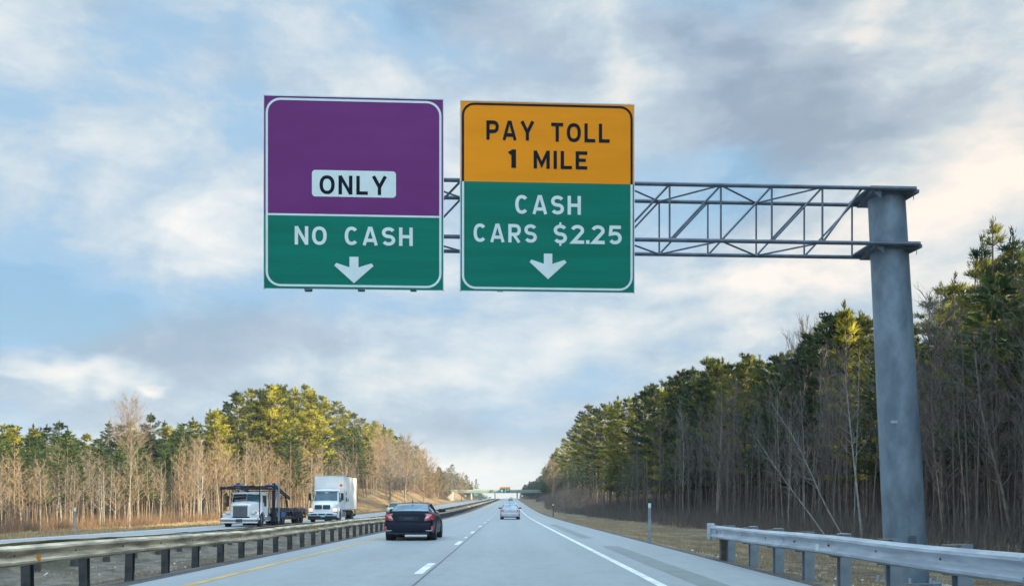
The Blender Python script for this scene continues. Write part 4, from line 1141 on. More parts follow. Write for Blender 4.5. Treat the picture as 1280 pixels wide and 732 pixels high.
def make_pine(H, start, spread, seed, tri=12, tl=.42, irregular=.35, gaps=.2, lean=.02, step=1., wd=.14, pw=.62):
    """white-pine like: whorled limbs carrying flat sprays of needle tufts"""
    st = rnd.getstate(); rnd.seed(seed)
    tb = MB(); cb = MB()
    bend = Vector((jit(lean) * H, jit(lean) * H, 0)); pt = lambda q: Vector((bend.x * q * q, bend.y * q * q, q * H))
    tb.tube([pt(q / 7) for q in range(8)], [H * .0115 * (1 - .86 * q / 7) for q in range(8)], 7)
    # dead stubs below the crown
    for k in range(10):
        q = rnd.uniform(start * .45, start); a = rnd.uniform(0, 6.28); p = pt(q); ln = rnd.uniform(.5, 1.6)
        tb.tube([p, p + Vector((math.cos(a), math.sin(a), rnd.uniform(-.2, .3))) * ln], [.03, .008], 3, False)
    q = start
    while q < .985:
        rel = (q - start) / (1 - start)
        env = (min(1, rel * 3.2 + .45)) * (1 - rel) ** pw + .07
        nb = rnd.choice((3, 4, 4, 5)) if rel < .85 else 3
        a0 = rnd.uniform(0, 6.28)
        for k in range(nb):
            if rnd.random() < gaps: continue
            a = a0 + 6.283 * k / nb + jit(.45); ln = spread * env * rnd.uniform(1 - irregular, 1 + irregular * .7)
            rise = .10 + .55 * rel + jit(.12)
            d = Vector((math.cos(a), math.sin(a), rise)).normalized(); p0 = pt(q)
            tip = p0 + d * ln + Vector((0, 0, .06 * ln * ln * (.4 if rel < .5 else 1)))
            mid = p0 + d * ln * .5 - Vector((0, 0, .04 * ln))
            tb.tube([p0, mid, tip], [.045 * H / 16, .03 * H / 16, .008], 3, False)
            nt_ = max(3, int(ln * 3.3))
            side = Vector((-math.sin(a), math.cos(a), 0))
            for j in range(nt_):
                u = .30 + .72 * (j + rnd.random()) / nt_; base = p0.lerp(tip, u) if u < 1 else tip
                wide = (.42 * ln) * math.sin(min(1, max(0, (u - .1))) * 2.6) * .55 + .15
                for sd in (-1, 0, 1):
                    c_ = base + side * (sd * wide * rnd.uniform(.5, 1.1)) + Vector((jit(.12), jit(.12), jit(.10) + .05))
                    for m_ in range(tri):
                        dd = (d * rnd.uniform(.1, 1.) + side * (sd * .5 + jit(.8)) + Vector((jit(.25), jit(.25), rnd.uniform(-.15, .75)))).normalized()
                        crossed(cb, c_ + Vector((jit(.16), jit(.16), jit(.10))), dd, tl * rnd.uniform(.6, 1.15), tl * wd)
        q += rnd.uniform(.6, 1.15) * step / H * (1 if rel < .7 else .7)
    for m_ in range(30): crossed(cb, pt(1) + Vector((jit(.1), jit(.1), jit(.3))), Vector((jit(.6), jit(.6), 1)).normalized(), tl, tl * .12)
    rnd.setstate(st)
    return tb, cb


def make_bare(H, seed, narrow=.35, levels=2, start=.30, dens=1.0, rad=.0085, fork=False, lean=.04, twig=.011):
    """leafless tree: trunk with limbs, plus a fine crown of twigs"""
    st = rnd.getstate(); rnd.seed(seed)
    tb = MB(); cb = MB(); lx, ly = jit(lean), jit(lean); w1, w2 = jit(.02), jit(.02)
    pt = lambda q: Vector((H * (lx * q + w1 * math.sin(q * 7)), H * (ly * q + w2 * math.sin(q * 6 + 1)), q * H))
    tb.tube([pt(q / 8) for q in range(9)], [H * rad * (1 - .88 * q / 8) for q in range(9)], 6)
    nb = int(H * 2.6 * dens)
    for k in range(nb):
        q = start + (1 - start) * (k + rnd.random()) / nb * .97; p0 = pt(q); a = k * 2.4 + jit(.6)
        rel = (q - start) / (1 - start); ln = H * narrow * (1 - rel * .75) * rnd.uniform(.5, 1.1)
        up_ = rnd.uniform(.7, 1.5)
        d = Vector((math.cos(a), math.sin(a), up_)).normalized(); p1 = p0 + d * ln * .5 + Vector((jit(.1), jit(.1), jit(.05))) * ln
        p2 = p1 + (d + Vector((jit(.3), jit(.3), .35))).normalized() * ln * .5
        r_ = H * rad * (1 - .8 * q) * .45
        tb.tube([p0, p1, p2], [r_, r_ * .6, .006], 3, False)
        for m_ in range(int(7 * dens + ln * 2.5)):
            u = rnd.uniform(.25, 1); b0 = p0.lerp(p1, u * 2) if u < .5 else p1.lerp(p2, u * 2 - 1)
            dd = (d + Vector((jit(.9), jit(.9), rnd.uniform(-.1, .8)))).normalized(); l2 = ln * rnd.uniform(.18, .45) + .15
            s_ = dd.cross(Vector((jit(1), jit(1), jit(1)))).normalized() * twig
            e = b0 + dd * l2
            cb.add([b0 - s_, b0 + s_, e], [(0, 1, 2)])
            for t_ in range(3 if levels > 1 else 1):
                b1 = b0.lerp(e, rnd.uniform(.3, .9)); d3 = (dd + Vector((jit(.8), jit(.8), jit(.5)))).normalized(); s3_ = d3.cross(Vector((jit(1), jit(1), 1))).normalized() * twig * .7
                cb.add([b1 - s3_, b1 + s3_, b1 + d3 * l2 * rnd.uniform(.4, .8)], [(0, 1, 2)])
    rnd.setstate(st)
    return tb, cb


def crown_mesh(cb, H, m, key):
    """needle mesh whose shading normals follow the crown's clumps, as dense foliage shades"""
    V = np.array(cb.v, dtype=np.float64); T = np.array(cb.f, dtype=np.int64)
    c = V[T].mean(1); ax = np.stack([c[:, 0], c[:, 1], np.full(len(c), .9)], 1)
    ax[:, :2] /= np.maximum(np.hypot(c[:, 0], c[:, 1]), .6)[:, None] * .8
    q = c * 1.9; wob = np.stack([np.sin(q[:, 1] * 1.3 + q[:, 2] * 2.1), np.sin(q[:, 0] * 1.7 + q[:, 2] * 1.3 + 2), np.sin(q[:, 0] * 1.1 - q[:, 1] * 1.9 + q[:, 2] * 2.3)], 1)
    n = ax + wob * .55; n /= np.linalg.norm(n, axis=1)[:, None]
    g_ = np.cross(V[T[:, 1]] - V[T[:, 0]], V[T[:, 2]] - V[T[:, 0]]); flip = (g_ * n).sum(1) < 0
    T[flip] = T[flip][:, ::-1]; vn = np.zeros_like(V)
    for k in range(3): vn[T[:, k]] = n
    me = np_mesh('crown', V, np.zeros((0, 4), int), T, m)
    me.shade_smooth(); me.normals_split_custom_set_from_vertices(vn.tolist()); return me


def arrays(mb, target_ngon=None):
    V = np.array(mb.v, dtype=np.float32)
    q = [f for f in mb.f if len(f) == 4]; tr = [f for f in mb.f if len(f) == 3]
    return V, np.array(q, dtype=np.int64).reshape(-1, 4), np.array(tr, dtype=np.int64).reshape(-1, 3)


def np_mesh(name, V, Q, T, m):
    me = bpy.data.meshes.new(name); nq, nt_ = len(Q), len(T)
    me.vertices.add(len(V)); me.vertices.foreach_set('co', V.astype(np.float32).ravel())
    me.loops.add(nq * 4 + nt_ * 3); me.loops.foreach_set('vertex_index', np.concatenate([Q.ravel(), T.ravel()]).astype(np.int32))
    me.polygons.add(nq + nt_); me.polygons.foreach_set('loop_start', np.concatenate([np.arange(nq) * 4, nq * 4 + np.arange(nt_) * 3]).astype(np.int32))
    me.materials.append(m); me.update(calc_edges=True); me.validate(); return me


PINES = []
for i, (H, stt, spr, irr, gp) in enumerate([(16, .42, 3.3, .35, .15), (17, .50, 3.6, .45, .22), (15, .30, 3.2, .35, .18), (18, .55, 3.0, .45, .25), (16, .36, 3.9, .5, .25), (14, .22, 2.6, .25, .10)]):
    tb, cb = make_pine(H, stt, spr, 100 + i, irregular=irr, gaps=gp, tri=9, tl=.38, pw=(.55, .8, .65, .9, .6, .95)[i])
    PINES.append((H, tb.mesh('trunk', M['bark_pine'], fixn=False), {k: crown_mesh(cb, H, M[k], k) for k in ('needles', 'needles_dark', 'needles_gold')}, tb, cb))
FINE = []
for i, (H, stt, spr) in enumerate([(14, .30, 2.7), (14, .42, 3.0), (13, .36, 2.3)]):
    tb, cb = make_pine(H, stt, spr, 150 + i, tri=15, tl=.25, irregular=.5, gaps=.38, step=1.25, wd=.085, pw=.8)
    FINE.append((H, tb.mesh('trunk', M['bark_pine'], fixn=False), {k: crown_mesh(cb, H, M[k], k) for k in ('needles', 'needles_dark', 'needles_gold')}, tb, cb))
BARE = []
for i, (H, nar, stt, dn, rd) in enumerate([(9, .20, .25, 1.0, .0075), (10, .24, .35, 1.0, .0075), (8, .28, .30, 1.1, .008), (11, .18, .40, .9, .007), (9, .32, .22, 1.2, .0085), (10, .16, .45, .8, .007)]):
    tb, cb = make_bare(H, 200 + i, nar, 2, stt, dn, rd)
    BARE.append((H, {k: tb.mesh('trunk', M[k], fixn=False) for k in ('bark_bare', 'bark_warm', 'bark_birch', 'bark_dark')}, {k: cb.mesh('twigs', M[{'bark_warm': 'twig_warm'}.get(k, k)], fixn=False) for k in ('bark_bare', 'bark_warm', 'bark_dark')}, tb, cb))
# wide round-crowned deciduous tree
BROAD = []
for i in range(3):
    tb, cb = make_bare(12, 260 + i, .46, 2, .14, 2.0, .011, twig=.016)
    BROAD.append((12, {k: tb.mesh('trunk', M[k], fixn=False) for k in ('bark_bare', 'bark_warm', 'bark_birch', 'bark_dark')}, {k: cb.mesh('twigs', M[{'bark_warm': 'twig_warm'}.get(k, k)], fixn=False) for k in ('bark_bare', 'bark_warm', 'bark_dark')}, tb, cb))

tb, cb = make_bare(13, 290, .34, 2, .50, 1.9, .006, twig=.009)
WISPY = (13, {'bark_birch': tb.mesh('trunk', M['bark_bare'], fixn=False)}, {'bark_warm': cb.mesh('twigs', M['bark_warm'], fixn=False)}, tb, cb)   # wispy crown
SIL_L = [(-120, 530), (0, 530), (30, 527), (60, 534), (85, 527), (110, 545), (135, 526), (160, 530), (185, 516), (215, 522), (240, 512), (262, 518), (285, 502), (305, 493), (330, 491), (355, 487), (385, 489), (400, 499), (430, 515), (455, 524), (475, 534), (500, 549), (525, 565), (538, 584), (544, 588), (550, 583), (575, 583), (585, 592), (600, 603), (606, 612)]
SIL_R = [(644, 616), (650, 609), (656, 605), (662, 602), (672, 597), (678, 590), (688, 572), (694, 556), (700, 549), (720, 527), (735, 512), (748, 503), (765, 500), (780, 494), (800, 492), (830, 478), (860, 469), (880, 456), (900, 445), (915, 452), (935, 440), (965, 440), (985, 446), (1000, 428), (1020, 410), (1040, 393), (1060, 386), (1080, 398), (1110, 395), (1150, 390), (1170, 368), (1200, 322), (1230, 290), (1245, 277), (1280, 283), (1400, 260)]
sil = lambda S, px: float(np.interp(px, [p[0] for p in S], [p[1] for p in S]))
edge_L = lambda Y: float(np.interp(Y, [-50, 60, 86, 140, 190, 240, 300, 420, 560, 690, 715, 800, 1400], [-52, -49, -47, -40, -33, -31, -30, -32, -39, -50, -38, -34, -34]))
edge_R = lambda Y: float(np.interp(Y, [-80, 60, 95, 130, 200, 300, 420, 560, 690, 715, 800, 1400], [18, 17.2, 16.4, 14.5, 14.2, 17.5, 18.0, 22, 26, 12, 9, 9]))


def solve(px, d, side):
    """walk along the picture column px until it is d metres inside the wood"""
    k = (px - CX) / F; Y = 20.
    while Y < 1400:
        X = k * Y; e = (edge_L(Y) if side < 0 else edge_R(Y)) + float(shift(Y))
        if (side < 0 and X <= e - d) or (side > 0 and X >= e + d): return X, Y
        Y *= 1.012
    return None


cnt = {}


def put(kind, var, x, y, h, rz, label, group, tm=None, cm=None, cat='tree', tilt=(0, 0), sink=.15, wide=1.):
    H = var[0]; s = h / H
    o = bpy.data.objects.new(kind, None); sc.collection.objects.link(o); o.empty_display_size = .5
    o.location = (x, y, float(zground(x, y)) - sink); o.rotation_euler = (tilt[0], tilt[1], rz); o.scale = (s * wide, s * wide, s)
    o['label'] = label; o['category'] = cat
    if group: o['group'] = group
    trm = var[1] if not isinstance(var[1], dict) else var[1][tm or 'bark_bare']
    crm = var[2][cm] if cm in var[2] else list(var[2].values())[0]
    obj('trunk', trm, o)
    if crm: obj('crown' if kind == 'pine_tree' else 'twigs', crm, o)
    cnt[kind] = cnt.get(kind, 0) + 1
    return o


def topz(side, px, Y, dy): return CAMZ + (CY - (sil(SIL_L if side < 0 else SIL_R, px) + dy)) * Y / F


LM_L = [(0, 'by the left picture edge'), (60, 'left of the grey roadside marker'), (93, 'behind the grey roadside marker'), (130, 'left of the tall pale tree'), (165, 'behind the tall pale tree'), (205, 'right of the tall pale tree'),
        (245, 'left of the car-carrier truck'), (285, 'above the car-carrier cab'), (335, 'above the car-carrier ramp'), (372, 'left of the box truck'), (415, 'above the white box truck'), (455, 'right of the box truck'), (490, 'above the pale green car'), (520, 'above the dark sedan'), (548, 'at the left end of the overpass'), (590, 'over the overpass, left of its sign')]
LM_R = [(668, 'over the overpass, right of its sign'), (692, 'behind the farther marker post'), (722, 'right of the farther marker post'), (755, 'midway between the marker posts'), (790, 'left of the nearer marker post'), (815, 'behind the nearer marker post'), (850, 'right of the nearer marker post'), (888, 'behind the guardrail end'),
        (925, 'right of the guardrail end'), (965, 'left of the leaning birches'), (1010, 'behind the leaning birches'), (1055, 'by the crooked white tree'), (1100, 'behind the gantry column'), (1160, 'right of the gantry column'), (1215, 'well right of the gantry column'), (1270, 'by the right picture edge')]
zone_l = lambda px: min(LM_L, key=lambda q: abs(q[0] - px))[1]
zone_r = lambda px: min(LM_R, key=lambda q: abs(q[0] - px))[1]


# pines along the left: (depth rows)
def pine_row(side, pxs, depth, dy0, dy1, var=PINES, hmin=6, hmax=26, gold=.35, dark=.3):
    for px in pxs:
        px += jit(3.); r_ = solve(px, depth * rnd.uniform(.75, 1.25), side)
        if not r_: continue
        x, y = r_; g0 = float(zground(x, y)); h = topz(side, px, y, dy0 - 3 + (dy1 - dy0 + 6) * rnd.random() ** 1.3) - g0
        if h < hmin or h > hmax: h = min(max(h, hmin), hmax)
        if topz(side, px, y, 0) - g0 < hmin: continue
        u = rnd.random(); cm = 'needles_gold' if u < gold else 'needles_dark' if u > 1 - dark else 'needles'
        z_ = zone_l(px) if side < 0 else zone_r(px)
        lb = {'needles_gold': 'yellow-green', 'needles': 'green', 'needles_dark': 'dark green'}[cm]
        lb = f'{lb} pine {"at the front" if depth < 10 else "deeper in"} {z_}'
        put('pine_tree', rnd.choice(var), x, y, h, rnd.uniform(0, 6.28), lb, 'pines in the wood ' + ('left' if side < 0 else 'right') + ' of the highway', cm=cm, wide=rnd.uniform(.78, 1.1))


pine_row(-1, [2, 22, 40, 60, 72, 88, 108, 134, 165, 190, 214, 240, 262], 26, 0, 10, gold=.45, hmin=5)
pine_row(-1, [10, 50, 95, 125, 150, 180, 205, 230, 250], 40, 6, 20, gold=.2, dark=.5, hmin=5)
pine_row(-1, [268, 272, 286, 300, 314, 327, 340, 354, 367, 380, 392, 404, 418, 432, 446, 458, 470, 484, 497, 510, 522], 9, -4, 6, gold=.65, dark=.15)
pine_row(-1, [280, 298, 318, 336, 350, 370, 388, 408, 428, 448, 466, 480, 494, 508, 520, 531], 16, -2, 8, gold=.35)
pine_row(-1, [455, 468, 480, 490, 500, 508, 517, 526, 534], 5, -4, 5, gold=.6, dark=.15)
pine_row(-1, [290, 310, 330, 345, 362, 385, 400, 420, 440, 460], 26, 8, 26, gold=.3)
pine_row(-1, [547, 551, 556, 562, 568, 575, 582, 588, 594, 599], 8, 0, 6, gold=.1, dark=.6, hmin=4)
pine_row(1, [660, 664, 668, 671, 675, 679, 683, 687, 690], 5, 0, 8, gold=.1, dark=.6, hmin=4)
pine_row(1, [693, 699, 706, 714, 722, 729, 737, 745, 754, 763, 773, 784, 795, 806, 818, 830], 4, -3, 6, gold=.4, dark=.3)
pine_row(1, [700, 712, 725, 738, 750, 762, 775, 790, 803, 815, 828, 842, 856], 10, 0, 14, gold=.4, dark=.3)
pine_row(1, [840, 852, 864, 876, 888, 899, 912, 924, 936, 950, 964, 978, 990, 1003, 1018, 1034, 1048, 1060, 1076, 1090], 6, -4, 9, gold=.15, dark=.55)
pine_row(1, [846, 868, 890, 905, 926, 944, 960, 985, 1010, 1030, 1055, 1085, 1110, 1140], 13, 0, 18, gold=.3, dark=.4)
pine_row(1, [830, 855, 880, 905, 930, 955, 985, 1015, 1045, 1075, 1105, 1135], 21, 10, 45, gold=.2, dark=.5)
pine_row(1, [1106, 1145, 1158, 1176, 1196, 1222, 1244, 1268, 1290, 1320], 7, -4, 14, var=FINE, gold=.2, dark=.5)
pine_row(1, [1150, 1172, 1192, 1215, 1236, 1262, 1285], 14, 5, 45, var=FINE, gold=.2, dark=.5)
pine_row(1, [1150, 1180, 1205, 1235, 1270], 24, 25, 70, gold=.1, dark=.6)


def bare_row(side, n, px0, px1, d0, d1, h0, h1, tms, cms, cap=None, tilt=.04, var=BARE, wf=1.):
    for i in range(n):
        px = px0 + (px1 - px0) * (i + rnd.random()) / n; r_ = solve(px, rnd.uniform(d0, d1), side)
        if not r_: continue
        x, y = r_; g0 = float(zground(x, y)); h = rnd.uniform(h0, h1)
        if cap is not None: h = min(h, topz(side, px, y, cap) - g0)
        if h < 2: continue
        tm = rnd.choice(tms); cm = rnd.choice(cms); z_ = zone_l(px) if side < 0 else zone_r(px)
        nm = {'bark_birch': 'pale-barked', 'bark_bare': 'grey-brown', 'bark_warm': 'tan', 'bark_dark': 'dark'}[tm]
        lb = f'{"tall" if h > 8.5 else "short"} {nm} leafless tree {"in front" if d1 < 6 else "farther in"} {z_}'
        put('bare_tree', rnd.choice(var), x, y, h, rnd.uniform(0, 6.28), lb, 'leafless trees along the wood ' + ('left' if side < 0 else 'right') + ' of the highway', tm, cm, tilt=(jit(tilt), jit(tilt)), wide=rnd.uniform(.85, 1.2) * wf)


bare_row(-1, 64, -5, 275, 0, 6, 5.5, 9.5, ['bark_warm', 'bark_bare', 'bark_dark', 'bark_bare', 'bark_birch'], ['bark_warm', 'bark_bare', 'bark_dark'], cap=22)
bare_row(-1, 36, 0, 280, 6, 16, 7, 10, ['bark_bare', 'bark_warm'], ['bark_warm', 'bark_bare'], cap=16)
bare_row(-1, 46, 225, 400, 0, 5, 9, 14, ['bark_warm', 'bark_bare', 'bark_birch'], ['bark_warm'], cap=34)
bare_row(-1, 20, 395, 475, 0, 6, 9, 14, ['bark_bare', 'bark_warm'], ['bark_bare', 'bark_warm'], cap=36)
bare_row(1, 12, 700, 790, 0, 5, 6, 11, ['bark_dark', 'bark_bare'], ['bark_dark'], cap=50)
bare_row(1, 40, 790, 1070, -1, 4, 7, 13, ['bark_birch', 'bark_bare', 'bark_dark', 'bark_dark', 'bark_dark'], ['bark_dark'], cap=30, tilt=.05, wf=.6)
bare_row(1, 30, 850, 1100, 2, 9, 8, 14, ['bark_dark', 'bark_bare', 'bark_dark'], ['bark_dark'], cap=24, wf=.7)
bare_row(1, 26, 1140, 1300, -1, 7, 6, 11, ['bark_bare', 'bark_dark', 'bark_dark'], ['bark_dark'], cap=50, tilt=.06, wf=.7)


def single(kind, var, px, Y, h, label, tm, cm, tilt=(0, 0), rz=0, wide=1., X=None):
    x = bX(px, Y); return put(kind, var, x, Y, h, rz, label, None, tm, cm, tilt=tilt, wide=wide)


single('bare_tree', WISPY, 163, 100, 14.2, 'tall pale leafless tree rising above the pines on the left', 'bark_birch', 'bark_warm', wide=.95)
bare_row(-1, 15, 462, 546, 0, 9, 10, 20, ['bark_bare', 'bark_warm'], ['bark_warm', 'bark_bare', 'bark_warm'], cap=2, var=BROAD, wf=.9)
single('bare_tree', BROAD[1], 508, 205, 16.2, 'broad grey leafless tree at the right end of the left-hand wood', 'bark_bare', 'bark_bare', wide=1.25)
single('bare_tree', BROAD[2], 530, 232, 14.6, 'broad tan sunlit leafless tree above the orange bank', 'bark_warm', 'bark_warm', wide=1.25)
single('bare_tree', BROAD[0], 488, 196, 13.5, 'grey leafless tree between the pines and the orange bank', 'bark_bare', 'bark_bare', rz=2, wide=1.2)
single('bare_tree', BROAD[1], 544, 262, 11, 'low tan leafless tree nearest the overpass on the orange bank', 'bark_warm', 'bark_warm', rz=1, wide=1.3)
single('bare_tree', BROAD[2], 560, 430, 15, 'reddish brown leafless tree left of the overpass', 'bark_warm', 'bark_bare', rz=2, wide=1.3)
single('bare_tree', BROAD[0], 577, 500, 15, 'hazy leafless tree above the left end of the overpass', 'bark_bare', 'bark_warm', rz=3, wide=1.3)
single('bare_tree', BROAD[1], 690, 300, 13, 'leafless tree right of the small dark cedar near the overpass', 'bark_bare', 'bark_warm', rz=3, wide=1.1)
single('bare_tree', BROAD[0], 1180, 45, 11.5, 'tall leafless tree just right of the gantry column', 'bark_bare', 'bark_dark', rz=1.2, wide=.8)
single('bare_tree', BROAD[2], 1008, 70, 15.6, 'leafless tree topping the pines left of the gantry column', 'bark_bare', 'bark_dark', rz=1.2, wide=.6)
single('bare_tree', BARE[5], 1078, 41, 8.4, 'crooked white-barked tree left of the gantry column', 'bark_birch', 'bark_dark', tilt=(0, R(-5)))
single('bare_tree', BARE[3], 1044, 38, 6.4, 'pale birch leaning steeply left, nearer the guardrail end', 'bark_birch', 'bark_dark', tilt=(0, R(-33)), wide=.8)
single('bare_tree', BARE[1], 1062, 41, 7.6, 'second leaning birch just right of the steepest one', 'bark_birch', 'bark_dark', tilt=(0, R(-27)), wide=.7)
single('bare_tree', BARE[0], 1262, 38, 9.0, 'grey trunk leaning left at the right edge of the picture', 'bark_bare', 'bark_dark', tilt=(0, R(-9)), wide=1.)


# one uncountable mass of woodland behind the visible trees
def joined(name, items, m, kind='stuff', label=None):
    Vs, Qs, Ts = [], [], []; off = 0
    cache = {}
    for mb, x, y, z, s, rz, wd in items:
        if id(mb) not in cache: cache[id(mb)] = arrays(mb)
        V, Q, T = cache[id(mb)]; c_, s_ = math.cos(rz), math.sin(rz)
        W_ = np.empty_like(V); W_[:, 0] = (V[:, 0] * c_ - V[:, 1] * s_) * s * wd + x; W_[:, 1] = (V[:, 0] * s_ + V[:, 1] * c_) * s * wd + y; W_[:, 2] = V[:, 2] * s + z
        Vs.append(W_); Qs.append(Q + off); Ts.append(T + off); off += len(V)
    me = np_mesh(name, np.concatenate(Vs), np.concatenate(Qs), np.concatenate(Ts), m)
    o = obj(name, me); o['kind'] = kind
    if label: o['label'] = label
    return o


def coarse_pine(seed):
    st = rnd.getstate(); rnd.seed(seed); tb = MB(); cb = MB(); H = 16
    tb.tube([(0, 0, 0), (0, 0, H)], [.18, .03], 5, False)
    for k in range(420):
        q = .34 + .66 * rnd.random() ** 1.1; a = rnd.uniform(0, 6.28); r_ = 3.0 * (1 - (q - .34) / .66) ** .6 * rnd.random() ** .5
        c_ = Vector((math.cos(a) * r_, math.sin(a) * r_, q * H)); d = Vector((math.cos(a) + jit(.5), math.sin(a) + jit(.5), rnd.uniform(-.1, .7))).normalized()
        crossed(cb, c_, d, rnd.uniform(.6, 1.1), .16)
    rnd.setstate(st); return tb, cb


def coarse_bare(seed):
    st = rnd.getstate(); rnd.seed(seed); tb = MB(); H = 10; lx = jit(.4)
    tb.tube([(0, 0, 0), (lx * .4, 0, H * .5), (lx, 0, H)], [.075, .05, .012], 4, False)
    for k in range(46):
        q = rnd.uniform(.15, .97); a = rnd.uniform(0, 6.28); ln = rnd.uniform(.5, 1.8) * (1.2 - q); p0 = Vector((lx * q, 0, q * H)); d = Vector((math.cos(a), math.sin(a), rnd.uniform(.6, 1.6))).normalized()
        s_ = d.cross(Vector((jit(1), jit(1), 1))).normalized() * .016; tb.add([p0 - s_, p0 + s_, p0 + d * ln], [(0, 1, 2)])
    rnd.setstate(st); return tb


CP = [coarse_pine(300 + i) for i in range(4)]; CB = [coarse_bare(320 + i) for i in range(6)]
pt_, pc_, bb_, bw_ = [], [], [], []


def scatter(side, y0, y1, d0, d1, step, pines, hb, hp):
    y = y0
    while y < y1:
        d = d0 + rnd.random() * (d1 - d0); e = (edge_L(y) if side < 0 else edge_R(y)) + float(shift(y)); x = e + side * d + jit(.5)
        yy = y + jit(step); g0 = float(zground(x, yy)) - .2
        px = CX + F * x / max(yy, 5); cap = 99.
        if yy > 20 and -200 < px < 1400:
            cap = topz(side, px, yy, 14 if yy < 250 else rnd.uniform(0, 12)) - g0
        if rnd.random() < pines:
            h = min(rnd.uniform(*hp), cap)
            if h > 4: v = rnd.choice(CP) if not (side > 0 and -15 < yy < 40 and d < 14) else (lambda p: (p[3], p[4]))(rnd.choice(PINES)); rz = rnd.uniform(0, 6); pt_.append((v[0], x, yy, g0, h / 16, rz, 1.)); pc_.append((v[1], x, yy, g0, h / 16, rz, 1.1))
        else:
            h = min(rnd.uniform(*hb), cap)
            if h > 2: (bw_ if side < 0 else bb_).append((rnd.choice(CB), x, yy, g0, h / 10, rnd.uniform(0, 6), 1.1))
        y += step * rnd.uniform(.2, 1.2)


scatter(1, -130, 22, -1, 30, .26, .8, (10, 14), (17, 23))     # behind and beside the camera: this wood shades the road
scatter(1, 25, 130, 5, 75, .11, .35, (8, 12), (9, 17))
scatter(1, 130, 700, 3, 50, .45, .5, (6, 10), (8, 13))
scatter(1, 380, 800, 0, 12, .8, .7, (8, 13), (12, 20))
scatter(-1, 380, 800, 0, 12, .8, .5, (8, 12), (10, 16))
scatter(1, 700, 1300, 2, 30, 1.2, .6, (6, 10), (8, 13))
scatter(-1, 20, 110, 3, 60, .13, .16, (5, 9), (7, 12))
scatter(-1, 110, 250, 2, 50, .22, .25, (7, 11), (9, 17))
scatter(-1, 250, 700, 2, 40, .5, .4, (6, 10), (8, 13))
scatter(-1, 700, 1300, 2, 30, 1.2, .6, (5, 9), (6, 10))
joined('woodland_trunks', pt_, M['bark_pine']); joined('woodland_foliage', pc_, M['needles_dark'])
joined('woodland_thicket', bb_, M['bark_bare']); joined('woodland_thicket', bw_, M['bark_mid'])


# brush along the wood edges and dry grass on the verges
def stems(name, pts, m, h0, h1, wd, per, spread):
    n = len(pts) * per; r_ = np.random.RandomState(5)
    P_ = np.repeat(np.array(pts, np.float32), per, axis=0); P_[:, :2] += r_.uniform(-spread, spread, (n, 2))
    P_[:, 2] = zground(P_[:, 0], P_[:, 1]) - .02
    a = r_.uniform(0, 6.28, n); h = r_.uniform(h0, h1, n) * r_.uniform(.5, 1, n); ln = r_.uniform(.05, .6, n)
    V = np.empty((n, 3, 3), np.float32); sx, sy = np.cos(a) * wd, np.sin(a) * wd
    V[:, 0] = P_; V[:, 0, 0] -= sx; V[:, 0, 1] -= sy; V[:, 1] = P_; V[:, 1, 0] += sx; V[:, 1, 1] += sy
    a2 = r_.uniform(0, 6.28, n); V[:, 2] = P_; V[:, 2, 0] += np.cos(a2) * h * ln; V[:, 2, 1] += np.sin(a2) * h * ln; V[:, 2, 2] += h
    me = np_mesh(name, V.reshape(-1, 3), np.zeros((0, 4), int), np.arange(n * 3).reshape(-1, 3), m)
    o = obj(name, me); o['kind'] = 'stuff'; return o


pr = [];
for k in range(2600):
    y = 20 + 150 * rnd.random(); e = edge_R(y) + float(shift(y)); pr.append((e + rnd.uniform(-2.5, 5), y, 0))
stems('underbrush', pr[::2], M['bark_dark'], .4, 2.6, .010, 12, .7); stems('underbrush', pr[1::2], M['bark_mid'], .3, 1.8, .010, 12, .7)
pr = [(edge_R(y_) + rnd.uniform(4, 30), y_, 0) for y_ in [22 + 150 * rnd.random() for _ in range(3200)]]
stems('underbrush', pr, M['bark_dark'], 1.2, 4.5, .03, 14, 1.2)
pr = []
for k in range(2600):
    y = 35 + 160 * rnd.random() ** 1.2; e = edge_L(y) + float(shift(y)); pr.append((e + rnd.uniform(-9, 1.0), y, 0))
stems('underbrush', pr, M['brush'], .6, 2.4, .016, 14, .8)
pr = []
for k in range(900):
    y = 150 + 380 * rnd.random(); e = edge_R(y) + float(shift(y)); pr.append((e + rnd.uniform(-5, 6), y, 0))
stems('underbrush', pr, M['bark_dark'], .8, 3.4, .03, 16, 1.2)
pr = []
for k in range(900):
    y = 320 + 300 * rnd.random(); e = edge_L(y) + float(shift(y)); pr.append((e + rnd.uniform(-8, 1), y, 0))
stems('underbrush', pr, M['brush'], .8, 3.2, .03, 16, 1.2)
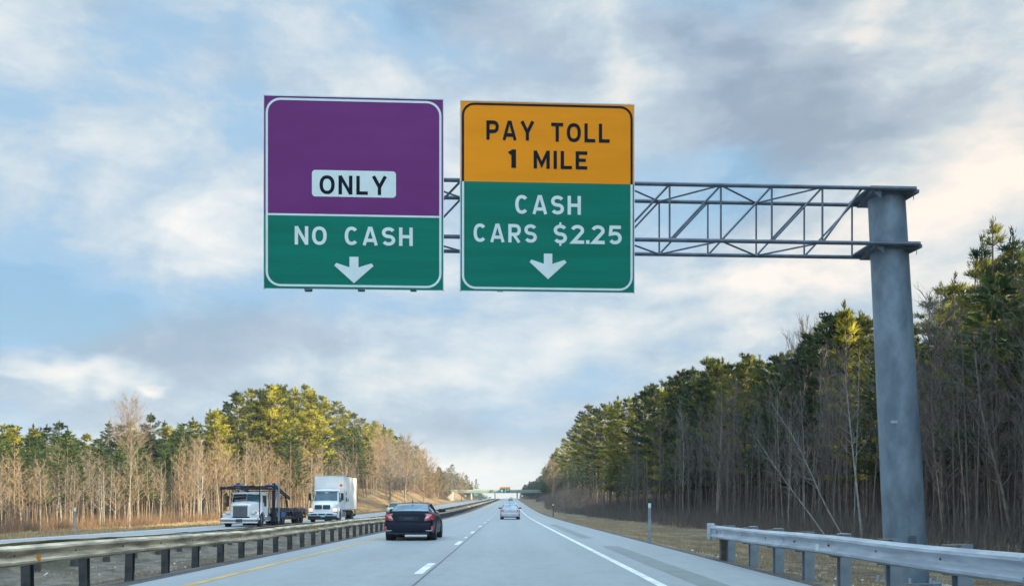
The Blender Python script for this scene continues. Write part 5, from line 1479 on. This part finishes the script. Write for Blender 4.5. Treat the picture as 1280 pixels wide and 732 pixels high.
pr = []
for k in range(5200):
    y = 6 + 90 * rnd.random() ** 1.6; pr.append((5.5 + (edge_R(y) - 5.0) * rnd.random(), y, 0))
stems('dry_grass', pr, M['straw'], .05, .26, .006, 12, .35)
pr = []
for k in range(2600):
    y = 9 + 60 * rnd.random() ** 1.5; pr.append((-11.2 + 3.4 * rnd.random(), y, 0))
stems('dry_grass', pr, M['straw'], .03, .14, .006, 9, .35)
pr = []
for k in range(4200):
    y = 25 + 230 * rnd.random() ** 1.3; pr.append((-20.6 + float(shift(y)) - (abs(edge_L(y)) - 20.6) * rnd.random(), y, 0))
stems('dry_grass', pr, M['straw'], .1, .45, .02, 12, .6)

# stones and litter by the right-hand rail and in the median
b = MB(); r2 = random.Random(3)
for k in range(520):
    if k < 380: x = 5.3 + 3.6 * r2.random() ** 1.3; y = 8 + 20 * r2.random()
    else: x = -8 - 3 * r2.random(); y = 10 + 22 * r2.random()
    s_ = r2.uniform(.012, .05) * (1.9 if r2.random() < .07 else 1); z = float(zground(x, y)); o_ = [Vector((r2.uniform(-1, 1), r2.uniform(-1, 1), r2.uniform(-.3, 1))) * s_ for _ in range(5)]
    b.add([Vector((x, y, z)) + q for q in o_], [(0, 1, 2), (0, 2, 3), (1, 2, 4), (0, 3, 4), (2, 3, 4)])
b.build('stones', M['litter'], kind='stuff')

# thin evening haze
hz = MB().box(-1900, 1900, -400, 2600, -60, 80).build('haze', M['ground']); hz['kind'] = 'stuff'
hm = bpy.data.materials.new('haze_air'); hm.use_nodes = True; q = NT(hm.node_tree)
pv = q.n('ShaderNodeVolumePrincipled'); pv.inputs['Color'].default_value = (.80, .90, 1., 1); pv.inputs['Density'].default_value = .00020
q.link(pv.outputs[0], q.n('ShaderNodeOutputMaterial').inputs['Volume']); hz.data.materials.clear(); hz.data.materials.append(hm)

for o in sc.objects:
    if o.type == 'MESH' and o.parent is None and 'kind' not in o and 'label' not in o: print('UNTAGGED', o.name)
print('counts', cnt, 'objects', len(sc.objects))
